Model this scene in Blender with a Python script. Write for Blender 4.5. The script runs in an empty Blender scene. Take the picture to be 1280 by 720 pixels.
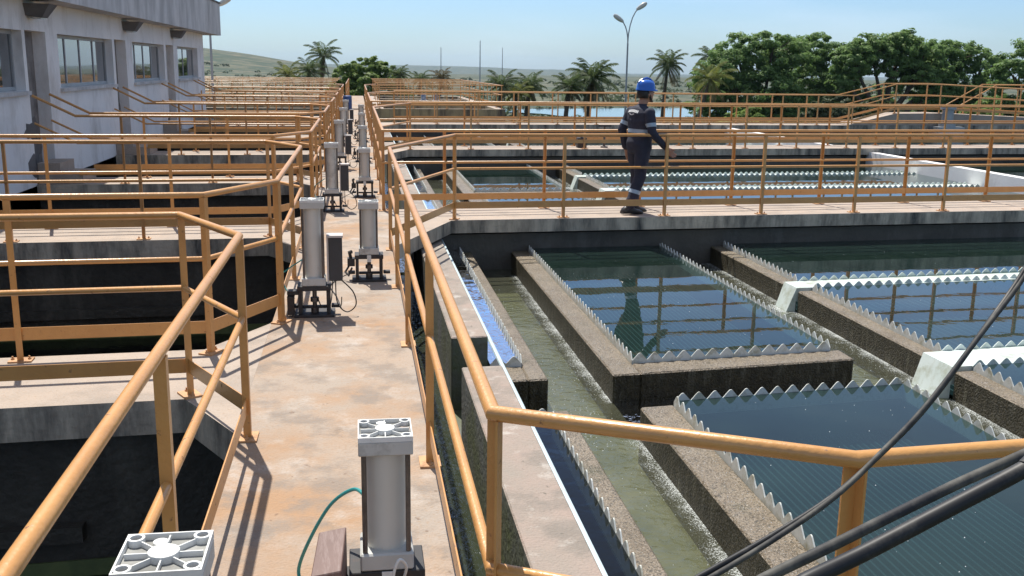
import bpy, bmesh, math, random
from mathutils import Vector, Matrix, noise
R = math.radians
random.seed(7)
scene = bpy.context.scene
COL = scene.collection

# ------------------------------------------------------------------ helpers
def nodes(m):
    m.use_nodes = True
    nt = m.node_tree
    nt.nodes.clear()
    return nt, nt.nodes, nt.links

def mat(name, c1, c2=None, rough=.8, scale=3.0, detail=6, metal=0.0, bump=0.0, bscale=30.0, c3=None, s3=1.0, t3=.6,
        spec=.5, streak=None, drough=0.0, w3=.1):
    """procedural surface: two tone noise, optional stain tone c3, optional vertical streaks, bump"""
    m = bpy.data.materials.new(name)
    nt, N, L = nodes(m)
    out = N.new('ShaderNodeOutputMaterial'); b = N.new('ShaderNodeBsdfPrincipled')
    L.new(b.outputs[0], out.inputs[0])
    b.inputs['Metallic'].default_value = metal
    b.inputs['Roughness'].default_value = rough
    b.inputs['Specular IOR Level'].default_value = spec
    tc = N.new('ShaderNodeTexCoord'); geo = N.new('ShaderNodeNewGeometry')
    pos = geo.outputs['Position']
    if c2 is None: c2 = c1
    n1 = N.new('ShaderNodeTexNoise'); n1.inputs['Scale'].default_value = scale; n1.inputs['Detail'].default_value = detail
    n1.inputs['Roughness'].default_value = .65
    L.new(pos, n1.inputs['Vector'])
    r1 = N.new('ShaderNodeMapRange'); r1.inputs[1].default_value = .35; r1.inputs[2].default_value = .65
    L.new(n1.outputs['Fac'], r1.inputs[0])
    mx = N.new('ShaderNodeMix'); mx.data_type = 'RGBA'
    mx.inputs[6].default_value = (*c1, 1); mx.inputs[7].default_value = (*c2, 1)
    L.new(r1.outputs[0], mx.inputs[0]); col = mx.outputs[2]
    if c3 is not None:
        n3 = N.new('ShaderNodeTexNoise'); n3.inputs['Scale'].default_value = s3; n3.inputs['Detail'].default_value = 7
        n3.inputs['Roughness'].default_value = .7
        mp = N.new('ShaderNodeMapping'); mp.inputs['Location'].default_value = (13.1, 5.7, 2.3)
        if streak: mp.inputs['Scale'].default_value = streak
        L.new(pos, mp.inputs['Vector']); L.new(mp.outputs[0], n3.inputs['Vector'])
        r3 = N.new('ShaderNodeMapRange'); r3.inputs[1].default_value = t3 - w3; r3.inputs[2].default_value = t3 + w3
        L.new(n3.outputs['Fac'], r3.inputs[0])
        m3 = N.new('ShaderNodeMix'); m3.data_type = 'RGBA'; m3.inputs[7].default_value = (*c3, 1)
        L.new(r3.outputs[0], m3.inputs[0]); L.new(col, m3.inputs[6]); col = m3.outputs[2]
        if drough:
            rr = N.new('ShaderNodeMapRange'); rr.inputs[3].default_value = rough; rr.inputs[4].default_value = rough + drough
            L.new(r3.outputs[0], rr.inputs[0]); L.new(rr.outputs[0], b.inputs['Roughness'])
    L.new(col, b.inputs['Base Color'])
    if bump:
        nb = N.new('ShaderNodeTexNoise'); nb.inputs['Scale'].default_value = bscale; nb.inputs['Detail'].default_value = 5
        L.new(pos, nb.inputs['Vector'])
        bm_ = N.new('ShaderNodeBump'); bm_.inputs['Strength'].default_value = bump; bm_.inputs['Distance'].default_value = .02
        L.new(nb.outputs['Fac'], bm_.inputs['Height']); L.new(bm_.outputs[0], b.inputs['Normal'])
    return m

def water_mat(name, tint, ripple, rscale, rough=.02, murk=None, murk_fac=0.0, gl=1.0):
    """clear water seen through its fresnel skin; murk = suspended solids that scatter light"""
    m = bpy.data.materials.new(name)
    nt, N, L = nodes(m)
    out = N.new('ShaderNodeOutputMaterial')
    tr = N.new('ShaderNodeBsdfTransparent'); tr.inputs[0].default_value = (*tint, 1)
    gs = N.new('ShaderNodeBsdfGlossy'); gs.inputs['Roughness'].default_value = rough; gs.inputs[0].default_value = (1, 1, 1, 1)
    fr = N.new('ShaderNodeFresnel'); fr.inputs[0].default_value = 1.33
    mixs = N.new('ShaderNodeMixShader')
    geo = N.new('ShaderNodeNewGeometry')
    n = N.new('ShaderNodeTexNoise'); n.inputs['Scale'].default_value = rscale; n.inputs['Detail'].default_value = 3
    n.inputs['Distortion'].default_value = .4
    L.new(geo.outputs['Position'], n.inputs['Vector'])
    bp = N.new('ShaderNodeBump'); bp.inputs['Strength'].default_value = ripple; bp.inputs['Distance'].default_value = .02
    L.new(n.outputs['Fac'], bp.inputs['Height'])
    L.new(bp.outputs[0], gs.inputs['Normal']); L.new(bp.outputs[0], fr.inputs['Normal'])
    base = tr.outputs[0]
    if murk is not None:
        df = N.new('ShaderNodeBsdfDiffuse'); df.inputs[0].default_value = (*murk, 1)
        n2 = N.new('ShaderNodeTexNoise'); n2.inputs['Scale'].default_value = 1.2; n2.inputs['Detail'].default_value = 5
        L.new(geo.outputs['Position'], n2.inputs['Vector'])
        mr = N.new('ShaderNodeMapRange'); mr.inputs[1].default_value = .3; mr.inputs[2].default_value = .7
        mr.inputs[3].default_value = murk_fac * .75; mr.inputs[4].default_value = min(1, murk_fac * 1.25)
        L.new(n2.outputs['Fac'], mr.inputs[0])
        mm = N.new('ShaderNodeMixShader')
        L.new(mr.outputs[0], mm.inputs[0]); L.new(tr.outputs[0], mm.inputs[1]); L.new(df.outputs[0], mm.inputs[2])
        base = mm.outputs[0]
    L.new(fr.outputs[0], mixs.inputs[0]); L.new(base, mixs.inputs[1]); L.new(gs.outputs[0], mixs.inputs[2])
    L.new(mixs.outputs[0], out.inputs[0])
    return m

S = .06                                        # the cross walls of the plant are not quite square to the walkway
def pl(u, v): return (u, v + S * u)

def spline(pts, k_=8):
    P_ = [Vector(p) for p in pts]; out = []
    for i in range(len(P_)-1):
        p0 = P_[max(i-1,0)]; p1 = P_[i]; p2 = P_[i+1]; p3 = P_[min(i+2, len(P_)-1)]
        for k in range(k_):
            t_ = k/k_; out.append(.5*((2*p1)+(-p0+p2)*t_+(2*p0-5*p1+4*p2-p3)*t_**2+(-p0+3*p1-3*p2+p3)*t_**3))
    return out + [P_[-1]]

class MB:
    """collects shapes into one mesh"""
    def __init__(s, plan=False, warp=None):
        s.v = []; s.f = []; s.plan = plan; s.warp = warp
    def P(s, p):
        if s.warp: x, y = s.warp(p[0], p[1]); return (x, y, p[2])
        if s.plan: x, y = pl(p[0], p[1]); return (x, y, p[2])
        return tuple(p)
    def add(s, vs, fs):
        o = len(s.v); s.v += [s.P(p) for p in vs]; s.f += [tuple(i + o for i in f) for f in fs]
    def box(s, x0, x1, y0, y1, z0, z1):
        s.add([(x0,y0,z0),(x1,y0,z0),(x1,y1,z0),(x0,y1,z0),(x0,y0,z1),(x1,y0,z1),(x1,y1,z1),(x0,y1,z1)],
              [(0,3,2,1),(4,5,6,7),(0,1,5,4),(1,2,6,5),(2,3,7,6),(3,0,4,7)])
    def obox(s, c, ax, ay, az):
        c, ax, ay, az = map(Vector, (c, ax, ay, az))
        vs = [c + a*ax + b*ay + d*az for d in (-1, 1) for a, b in ((-1,-1),(1,-1),(1,1),(-1,1))]
        s.add([tuple(p) for p in vs], [(0,3,2,1),(4,5,6,7),(0,1,5,4),(1,2,6,5),(2,3,7,6),(3,0,4,7)])
    def prism(s, poly, z0, z1):
        n = len(poly)
        s.add([(x, y, z0) for x, y in poly] + [(x, y, z1) for x, y in poly],
              [tuple(range(n))[::-1], tuple(range(n, 2*n))] + [(i, (i+1) % n, n + (i+1) % n, n + i) for i in range(n)])
    def sheet(s, x0, x1, y0, y1, z):
        s.add([(x0,y0,z),(x1,y0,z),(x1,y1,z),(x0,y1,z)], [(0,1,2,3)])
    def tube(s, pts, r, n=8, cap=True, closed=False):
        pts = [Vector(p) for p in pts]; m = len(pts)
        rs = r if isinstance(r, (list, tuple)) else [r]*m
        up = None; vs = []; fs = []
        for i, p in enumerate(pts):
            a = pts[max(i-1, 0)]; b = pts[min(i+1, m-1)]
            if closed: a = pts[i-1]; b = pts[(i+1) % m]
            t0 = (p - a); t1 = (b - p)
            d0 = t0.normalized() if t0.length > 1e-9 else t1.normalized()
            d1 = t1.normalized() if t1.length > 1e-9 else d0
            t = (d0 + d1).normalized()
            if up is None: up = Vector((0,0,1)) if abs(t.z) < .9 else Vector((1,0,0))
            sx = t.cross(up).normalized(); sy = sx.cross(t).normalized(); up = sy
            k = 1 / max(.5, t.dot(d0))
            bend = (d1 - d0); bd = bend.normalized() if bend.length > 1e-4 else None
            for j in range(n):
                an = 2*math.pi*j/n
                off = sx*math.cos(an)*rs[i] + sy*math.sin(an)*rs[i]
                if bd is not None: off = off + bd * off.dot(bd) * (k - 1)
                vs.append(tuple(p + off))
        rng = m if closed else m-1
        for i in range(rng):
            i2 = (i+1) % m
            for j in range(n):
                fs.append((i*n+j, i*n+(j+1) % n, i2*n+(j+1) % n, i2*n+j))
        if cap and not closed:
            fs.append(tuple(range(n))[::-1]); fs.append(tuple((m-1)*n + j for j in range(n)))
        s.add(vs, fs)
    def lathe(s, c, prof, n=16):
        vs = []; fs = []; m = len(prof)
        for r, z in prof:
            for j in range(n):
                a = 2*math.pi*j/n; vs.append((c[0]+r*math.cos(a), c[1]+r*math.sin(a), c[2]+z))
        for i in range(m-1):
            for j in range(n): fs.append((i*n+j, i*n+(j+1) % n, (i+1)*n+(j+1) % n, (i+1)*n+j))
        fs.append(tuple(range(n))[::-1]); fs.append(tuple((m-1)*n+j for j in range(n)))
        s.add(vs, fs)
    def build(s, name, m, parent=None, smooth=False, bevel=0):
        me = bpy.data.meshes.new(name); me.from_pydata(s.v, [], s.f); me.update()
        bm = bmesh.new(); bm.from_mesh(me); bmesh.ops.recalc_face_normals(bm, faces=bm.faces)
        if bevel:
            es = [e for e in bm.edges if len(e.link_faces) == 2 and e.calc_face_angle() > .6]
            bmesh.ops.bevel(bm, geom=es, offset=bevel, segments=1, affect='EDGES', clamp_overlap=True)
        bm.to_mesh(me); bm.free()
        if smooth:
            for p in me.polygons: p.use_smooth = True
            me.set_sharp_from_angle(angle=R(40))
        if isinstance(m, (list, tuple)):
            for x in m: me.materials.append(x)
        else: me.materials.append(m)
        o = bpy.data.objects.new(name, me); COL.objects.link(o)
        if parent: o.parent = parent
        return o

def tag(o, label, cat, group=None):
    o['label'] = label; o['category'] = cat
    if group: o['group'] = group
    return o
def struct(o): o['kind'] = 'structure'; return o
def stuff(o): o['kind'] = 'stuff'; return o
def empty(name, loc, label, cat, group=None, rz=0):
    o = bpy.data.objects.new(name, None); COL.objects.link(o); o.location = loc; o.rotation_euler = (0, 0, rz)
    o.empty_display_size = .2
    return tag(o, label, cat, group)
def copy_tree(o, parent=None):
    c = o.copy(); COL.objects.link(c)
    if parent: c.parent = parent
    for ch in list(o.children): copy_tree(ch, c)
    return c

# ------------------------------------------------------------------ materials
M = {}
M['path'] = None
M['slab'] = mat('bridge_concrete', (.43,.345,.275), (.36,.295,.24), .9, 3.5, 8, bump=.3, bscale=40, c3=(.27,.2,.15), s3=1.7, t3=.62)
M['dark_conc'] = mat('stained_concrete', (.60,.52,.40), (.45,.385,.295), .85, 2.5, 7, bump=.4, bscale=25, c3=(.07,.068,.06), s3=2.6, t3=.53, streak=(1.4,1.4,.3), w3=.13)
M['shell'] = mat('dark_wet_wall', (.105,.092,.072), (.065,.058,.046), .6, 2.2, 8, bump=.5, bscale=22, c3=(.15,.14,.12), s3=1.6, t3=.62, streak=(1,1,.3))
M['algae'] = mat('green_algae', (.17,.2,.07), (.1,.13,.05), .6, 6, 6)
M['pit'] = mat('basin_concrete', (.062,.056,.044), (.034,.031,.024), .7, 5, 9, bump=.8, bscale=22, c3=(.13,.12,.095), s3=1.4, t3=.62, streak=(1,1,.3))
M['yellow_wall'] = mat('yellow_stained_wall', (.34,.29,.17), (.25,.21,.13), .9, 2, 7, c3=(.07,.055,.045), s3=1.8, t3=.55, streak=(1,1,.18), bump=.3)
M['cap'] = mat('wall_cap_concrete', (.46,.40,.345), (.36,.32,.275), .9, 5, 9, bump=.6, bscale=60, c3=(.46,.34,.285), s3=1.5, t3=.58)
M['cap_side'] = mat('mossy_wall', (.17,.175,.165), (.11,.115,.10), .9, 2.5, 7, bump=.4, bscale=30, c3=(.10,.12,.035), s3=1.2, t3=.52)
M['beam'] = mat('wet_pebbled_concrete', (.40,.325,.235), (.22,.175,.12), .30, 40, 8, bump=1.6, bscale=95, c3=(.10,.085,.05), s3=3, t3=.56, spec=.7)
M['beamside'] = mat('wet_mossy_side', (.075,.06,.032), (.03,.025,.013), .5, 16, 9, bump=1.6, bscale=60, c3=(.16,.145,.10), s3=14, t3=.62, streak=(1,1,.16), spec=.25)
M['plate'] = mat('fibreglass', (.68,.69,.65), (.56,.58,.53), .45, 7, 6, c3=(.33,.31,.2), s3=9, t3=.60)
M['white'] = mat('white_gelcoat', (.64,.70,.66), (.56,.63,.58), .4, 5, 6, c3=(.40,.42,.32), s3=6, t3=.58)
M['rail'] = mat('ochre_paint', (.62,.315,.095), (.54,.26,.075), .33, 5, 7, c3=(.20,.085,.035), s3=26, t3=.655, w3=.04, bump=.10, bscale=60, spec=.75, drough=.4)
M['base'] = mat('painted_base_plate', (.62,.36,.17), (.5,.28,.14), .7, 9, 6, c3=(.2,.09,.04), s3=9, t3=.6)
M['alu'] = mat('grey_enamel', (.56,.555,.52), (.50,.495,.46), .42, 6, 5, c3=(.22,.2,.17), s3=5, t3=.66, spec=.5)
M['tube'] = mat('grey_cylinder_wall', (.66,.64,.58), (.60,.58,.52), .36, 2, 4, c3=(.3,.28,.24), s3=3, t3=.65)
M['rod'] = mat('dark_steel_rod', (.10,.085,.075), (.2,.17,.15), .45, 12, 4, metal=.6)
M['recess'] = mat('grimy_casting', (.30,.30,.28), (.15,.15,.135), .7, 9, 7, c3=(.33,.15,.08), s3=6, t3=.68)
M['captop'] = mat('white_casting_rim', (.78,.78,.75), (.66,.66,.62), .5, 9, 5, c3=(.4,.36,.3), s3=12, t3=.68)
M['black'] = mat('black_steel', (.022,.021,.022), (.04,.036,.034), .6, 8, 5, c3=(.09,.05,.035), s3=9, t3=.66)
M['boxgrey'] = mat('dark_grey_box', (.045,.046,.05), (.035,.035,.038), .5, 5, 4)
M['lid'] = mat('pale_lid', (.6,.56,.52), (.5,.45,.41), .5, 5, 4)
M['rusty'] = mat('rusty_brown_sheet', (.15,.085,.07), (.2,.12,.1), .65, 6, 6, c3=(.28,.2,.18), s3=8, t3=.58, streak=(6,1,1))
M['teal'] = mat('teal_hose', (.03,.27,.27), (.04,.33,.31), .4, 5, 3)
M['cable'] = mat('black_cable', (.016,.016,.018), (.028,.028,.028), .5, 20, 4, c3=(.09,.085,.075), s3=18, t3=.62, spec=.3)
M['cablegrey'] = mat('weathered_cable', (.12,.115,.10), (.06,.058,.05), .65, 40, 6, c3=(.025,.025,.028), s3=16, t3=.52, spec=.3)
M['pipe'] = mat('pale_blue_pvc', (.56,.68,.70), (.5,.6,.62), .45, 5, 4, c3=(.35,.34,.3), s3=6, t3=.66)
M['settler'] = mat('settler_plate', (.020,.048,.052), (.014,.036,.042), .6, 3, 5, c3=(.035,.06,.05), s3=1.2, t3=.55)
M['deep'] = mat('basin_floor', (.014,.03,.034), (.01,.022,.026), .8, 2, 4)
M['chfloor'] = mat('algae_channel_floor', (.17,.175,.10), (.115,.125,.062), .9, 2.2, 8, bump=.4, bscale=12, c3=(.24,.235,.16), s3=1.8, t3=.56)
M['foam'] = mat('foam', (.85,.87,.87), (.8,.82,.82), .25, 9, 3)
def foam_mat():
    m = bpy.data.materials.new('broken_foam'); nt, N, L = nodes(m)
    out = N.new('ShaderNodeOutputMaterial'); tr = N.new('ShaderNodeBsdfTransparent'); df = N.new('ShaderNodeBsdfPrincipled'); ms = N.new('ShaderNodeMixShader')
    df.inputs['Base Color'].default_value = (.60,.63,.61,1); df.inputs['Roughness'].default_value = .3
    g = N.new('ShaderNodeNewGeometry'); uv = N.new('ShaderNodeUVMap'); uv.uv_map = 'edge'
    n1 = N.new('ShaderNodeTexNoise'); n1.inputs['Scale'].default_value = 120; n1.inputs['Detail'].default_value = 5; n1.inputs['Roughness'].default_value = .7
    n2 = N.new('ShaderNodeTexNoise'); n2.inputs['Scale'].default_value = 5; n2.inputs['Detail'].default_value = 3
    L.new(g.outputs['Position'], n1.inputs[0]); L.new(g.outputs['Position'], n2.inputs[0])
    sx = N.new('ShaderNodeSeparateXYZ'); L.new(uv.outputs[0], sx.inputs[0])
    a1 = N.new('ShaderNodeMath'); a1.operation = 'MULTIPLY_ADD'; a1.inputs[1].default_value = .34; L.new(sx.outputs[0], a1.inputs[0]); 
    a2 = N.new('ShaderNodeMath'); a2.operation = 'MULTIPLY_ADD'; a2.inputs[1].default_value = -.35; a2.inputs[2].default_value = .66; L.new(n2.outputs[0], a2.inputs[0])
    L.new(a2.outputs[0], a1.inputs[2])
    sb = N.new('ShaderNodeMath'); sb.operation = 'SUBTRACT'; L.new(n1.outputs[0], sb.inputs[0]); L.new(a1.outputs[0], sb.inputs[1])
    mr = N.new('ShaderNodeMapRange'); mr.inputs[1].default_value = -.06; mr.inputs[2].default_value = .12; L.new(sb.outputs[0], mr.inputs[0])
    L.new(mr.outputs[0], ms.inputs[0]); L.new(tr.outputs[0], ms.inputs[1]); L.new(df.outputs[0], ms.inputs[2]); L.new(ms.outputs[0], out.inputs[0])
    return m
M['brokenfoam'] = foam_mat()
M['water'] = water_mat('clear_basin_water', (.46,.66,.68), .035, 3.0, .015, (.055,.105,.085), .20)
M['chwater'] = water_mat('channel_water', (.80,.82,.72), .8, 11, .05, (.17,.175,.115), .25)
M['gutter'] = water_mat('gutter_water', (.55,.62,.5), .9, 16, .03, (.09,.11,.07), .3)
M['pitwater'] = water_mat('dark_pit_water', (.30,.36,.36), .35, 5, .02)
M['lake'] = water_mat('lake_water', (.35,.45,.45), .3, .6, .1, (.12,.2,.24), .8)
M['wall'] = mat('white_wall_paint', (.86,.845,.82), (.78,.765,.745), .9, .8, 7, bump=.12, bscale=30, c3=(.58,.55,.51), s3=1.1, t3=.60, streak=(1,1,.5))
M['parapet'] = mat('weathered_parapet', (.66,.645,.63), (.55,.54,.53), .9, 1.4, 8, bump=.15, bscale=25, c3=(.33,.32,.31), s3=1.6, t3=.56, streak=(1,1,.3), w3=.15)
M['doorpanel'] = mat('grey_door_plaster', (.26,.24,.225), (.2,.185,.175), .9, 1.6, 7, c3=(.10,.095,.09), s3=1.8, t3=.58)
M['stain'] = mat('dark_patch_plaster', (.10,.097,.092), (.16,.15,.145), .95, 3, 7, bump=.5, bscale=15)
M['frame'] = mat('grey_window_frame', (.42,.43,.43), (.36,.37,.37), .5, 4, 4)
M['bark'] = mat('bark', (.13,.10,.075), (.08,.062,.045), .95, 6, 6, bump=.6, bscale=15)
M['navy'] = mat('navy_coverall', (.022,.024,.042), (.030,.032,.05), .85, 8, 5)
M['skin'] = mat('skin', (.36,.19,.12), (.33,.17,.11), .55, 8, 3)
M['hair'] = mat('dark_hair', (.012,.010,.009), None, .5)
M['boot'] = mat('black_boot', (.016,.016,.017), (.03,.03,.03), .4, 20, 3)
M['helmet'] = mat('blue_helmet', (.02,.12,.48), (.02,.13,.5), .25, 3, 2)
M['reflect'] = mat('silver_reflective_band', (.36,.44,.52), (.3,.38,.46), .35, 30, 3)
M['badge'] = mat('white_print', (.75,.75,.74), None, .7)
M['galv'] = mat('galvanised_steel', (.36,.37,.38), (.3,.31,.32), .45, 6, 4, metal=.4)
M['lampglass'] = mat('frosted_lamp_glass', (.55,.55,.5), (.5,.5,.46), .25, 6, 3)
M['blueplastic'] = mat('blue_plastic', (.03,.08,.26), (.03,.07,.2), .4, 6, 3)
M['motor'] = mat('motor_blue_grey', (.10,.16,.26), (.5,.52,.55), .5, 4, 3)
def layered(name, base, layers, bump=.55):
    """concrete built up from cement tones, dust blotches, scuffs, dark spots and fine grit"""
    m = bpy.data.materials.new(name); nt, N, L = nodes(m)
    out = N.new('ShaderNodeOutputMaterial'); b = N.new('ShaderNodeBsdfPrincipled'); L.new(b.outputs[0], out.inputs[0]); b.inputs['Roughness'].default_value = .88
    g = N.new('ShaderNodeNewGeometry'); col = None
    def layer(base, c, scale, t, w, seed, amt=1.0, rough=.65):
        n = N.new('ShaderNodeTexNoise'); n.inputs['Scale'].default_value = scale; n.inputs['Detail'].default_value = 8; n.inputs['Roughness'].default_value = rough
        mp = N.new('ShaderNodeMapping'); mp.inputs['Location'].default_value = (seed, seed*1.7, 0); L.new(g.outputs['Position'], mp.inputs[0]); L.new(mp.outputs[0], n.inputs[0])
        r = N.new('ShaderNodeMapRange'); r.inputs[1].default_value = t-w; r.inputs[2].default_value = t+w; r.inputs[4].default_value = amt; L.new(n.outputs[0], r.inputs[0])
        x = N.new('ShaderNodeMix'); x.data_type = 'RGBA'; x.inputs[7].default_value = (*c, 1); L.new(r.outputs[0], x.inputs[0])
        if isinstance(base, tuple): x.inputs[6].default_value = (*base, 1)
        else: L.new(base, x.inputs[6])
        return x.outputs[2]
    col = base
    for l_ in layers: col = layer(col, *l_)
    L.new(col, b.inputs['Base Color'])
    n = N.new('ShaderNodeTexNoise'); n.inputs['Scale'].default_value = 70; n.inputs['Detail'].default_value = 6; L.new(g.outputs['Position'], n.inputs[0])
    n2 = N.new('ShaderNodeTexNoise'); n2.inputs['Scale'].default_value = 9; n2.inputs['Detail'].default_value = 6; L.new(g.outputs['Position'], n2.inputs[0])
    ad = N.new('ShaderNodeMath'); ad.operation = 'ADD'; L.new(n.outputs[0], ad.inputs[0]); L.new(n2.outputs[0], ad.inputs[1])
    bp = N.new('ShaderNodeBump'); bp.inputs['Strength'].default_value = bump; bp.inputs['Distance'].default_value = .012; L.new(ad.outputs[0], bp.inputs['Height']); L.new(bp.outputs[0], b.inputs['Normal'])
    return m
M['path'] = layered('walkway_concrete', (.345,.295,.245), (((.38,.295,.225), 1.1, .5, .12, 3), ((.37,.225,.125), .9, .53, .08, 11, .95), ((.47,.42,.37), 2.3, .60, .07, 23, .8),
    ((.235,.195,.16), 3.1, .56, .06, 41, .8), ((.19,.15,.115), 1.7, .63, .04, 57, .6, .8), ((.32,.215,.135), 60, .60, .06, 7, .5, .5), ((.17,.11,.07), 17, .70, .03, 17, .8, .5)))
M['cap'] = layered('wall_cap_concrete', (.29,.25,.21), (((.345,.265,.22), 1.6, .52, .1, 5), ((.22,.19,.16), 3.2, .55, .07, 9, .9), ((.16,.145,.11), 1.3, .64, .05, 31, .75, .8), ((.50,.46,.41), 5.5, .62, .06, 14, .7),
    ((.26,.21,.165), 70, .60, .06, 8, .5, .5), ((.12,.11,.085), 21, .69, .03, 19, .8, .5)), .7)
M['slab'] = layered('bridge_concrete', (.38,.315,.26), (((.43,.35,.28), 1.3, .5, .1, 6), ((.30,.25,.205), 2.7, .57, .08, 12, .8), ((.21,.18,.15), 1.1, .65, .05, 37, .7, .8), ((.30,.22,.15), 55, .6, .06, 8, .4, .5)), .5)
M['beam'] = layered('wet_pebbled_concrete', (.235,.185,.125), (((.165,.125,.078), 3.5, .52, .1, 6, .9), ((.085,.075,.032), 2.2, .60, .06, 12, .85, .8), ((.40,.35,.28), 120, .62, .05, 3, .8, .5), ((.05,.042,.025), 90, .56, .05, 8, .8, .5)), 1.2)
M['beam'].node_tree.nodes['Principled BSDF'].inputs['Specular IOR Level'].default_value = .4
M['beam'].node_tree.nodes['Principled BSDF'].inputs['Roughness'].default_value = .36
def leafmat(name, a, b, tr=.5):
    m = bpy.data.materials.new(name); nt, N, L = nodes(m)
    out = N.new('ShaderNodeOutputMaterial'); bs = N.new('ShaderNodeBsdfPrincipled'); t = N.new('ShaderNodeBsdfTranslucent')
    bs.inputs['Roughness'].default_value = .55; bs.inputs['Specular IOR Level'].default_value = .22
    g = N.new('ShaderNodeNewGeometry'); mx = N.new('ShaderNodeMix'); mx.data_type = 'RGBA'
    mx.inputs[6].default_value = (*a, 1); mx.inputs[7].default_value = (*b, 1)
    L.new(g.outputs['Random Per Island'], mx.inputs[0]); L.new(mx.outputs[2], bs.inputs['Base Color']); L.new(mx.outputs[2], t.inputs[0])
    ms = N.new('ShaderNodeMixShader'); ms.inputs[0].default_value = tr
    L.new(bs.outputs[0], ms.inputs[1]); L.new(t.outputs[0], ms.inputs[2]); L.new(ms.outputs[0], out.inputs[0])
    return m
M['mango'] = leafmat('mango_leaves', (.125,.215,.065), (.22,.33,.105))
M['mango2'] = leafmat('bright_leaves', (.14,.225,.05), (.24,.32,.09))
M['palmleaf'] = leafmat('palm_leaves', (.055,.09,.035), (.12,.155,.06))
M['palmyellow'] = leafmat('yellow_palm_leaves', (.12,.15,.035), (.2,.21,.06))
M['palmdry'] = leafmat('dry_palm_leaves', (.16,.13,.075), (.09,.08,.04))
M['scrub'] = leafmat('scrub_leaves', (.05,.075,.035), (.085,.11,.05))

# ------------------------------------------------------------------ camera, sky, sun
cam = bpy.data.cameras.new('camera'); co = bpy.data.objects.new('camera', cam); COL.objects.link(co); scene.camera = co
rt = Vector((0.98874852, -0.14892942, 0.01401386)); up = Vector((0.0184358, 0.21429112, 0.97659584)); fw = Vector((0.1484469, 0.96534934, -0.21462566))
mw = Matrix.Identity(4)
for i in range(3):
    mw[i][0] = rt[i]; mw[i][1] = up[i]; mw[i][2] = -fw[i]
mw[2][3] = 1.87
co.matrix_world = mw
cam.sensor_fit = 'HORIZONTAL'; cam.sensor_width = 36; cam.lens = 36 * 1256.94 / 1280
cam.clip_start = .05; cam.clip_end = 20000

SUN = Vector((-.139, .52, 1)).normalized()
el = math.asin(SUN.z); az = math.atan2(SUN.x, SUN.y)
w = bpy.data.worlds.new('World'); scene.world = w; w.use_nodes = True
nt = w.node_tree; N = nt.nodes; L = nt.links; N.clear()
wo = N.new('ShaderNodeOutputWorld'); bg = N.new('ShaderNodeBackground'); sky = N.new('ShaderNodeTexSky')
sky.sky_type = 'NISHITA'; sky.sun_disc = False; sky.sun_elevation = el; sky.sun_rotation = az
sky.altitude = 30; sky.air_density = 1.0; sky.dust_density = .5; sky.ozone_density = 2.2
bg.inputs[1].default_value = .078
tc = N.new('ShaderNodeTexCoord'); mp = N.new('ShaderNodeMapping'); mp.inputs['Scale'].default_value = (1.2, 1.2, 6)
ns = N.new('ShaderNodeTexNoise'); ns.inputs['Scale'].default_value = 2.3; ns.inputs['Detail'].default_value = 8; ns.inputs['Roughness'].default_value = .55
mr = N.new('ShaderNodeMapRange'); mr.inputs[1].default_value = .46; mr.inputs[2].default_value = .75; mr.inputs[4].default_value = .30
mx = N.new('ShaderNodeMix'); mx.data_type = 'RGBA'; mx.inputs[7].default_value = (10.5, 9.6, 8.6, 1)
L.new(tc.outputs['Generated'], mp.inputs[0]); L.new(mp.outputs[0], ns.inputs['Vector']); L.new(ns.outputs['Fac'], mr.inputs[0])
L.new(mr.outputs[0], mx.inputs[0]); L.new(sky.outputs[0], mx.inputs[6]); tn = N.new('ShaderNodeMix'); tn.data_type = 'RGBA'; tn.blend_type = 'MULTIPLY'; tn.inputs[0].default_value = 1; tn.inputs[7].default_value = (.71, .90, 1.20, 1)
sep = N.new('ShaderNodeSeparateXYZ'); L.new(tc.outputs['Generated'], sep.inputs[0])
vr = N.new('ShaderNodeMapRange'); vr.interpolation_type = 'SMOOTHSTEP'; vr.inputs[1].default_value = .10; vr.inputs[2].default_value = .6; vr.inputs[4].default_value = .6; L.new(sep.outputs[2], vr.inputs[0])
vx = N.new('ShaderNodeMix'); vx.data_type = 'RGBA'; vx.inputs[7].default_value = (6.6, 5.6, 4.7, 1); L.new(vr.outputs[0], vx.inputs[0]); L.new(mx.outputs[2], vx.inputs[6])  # pale veil added high in the sky, out of view, to whiten ambient light
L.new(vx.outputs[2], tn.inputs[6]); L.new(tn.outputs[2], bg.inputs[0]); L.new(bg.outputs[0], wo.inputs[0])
sl = bpy.data.lights.new('sun', 'SUN'); so = bpy.data.objects.new('sun', sl); COL.objects.link(so)
sl.energy = 4.2; sl.angle = R(.53); sl.color = (1, .95, .87)
so.rotation_euler = (-SUN).to_track_quat('-Z', 'Y').to_euler(); so.location = (0, 0, 30)
scene.view_settings.view_transform = 'Standard'; scene.view_settings.look = 'None'
scene.view_settings.exposure = 0.6; scene.view_settings.gamma = 1
scene.cycles.max_bounces = 8; scene.cycles.transparent_max_bounces = 16
scene.cycles.caustics_reflective = False; scene.cycles.caustics_refractive = False

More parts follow.
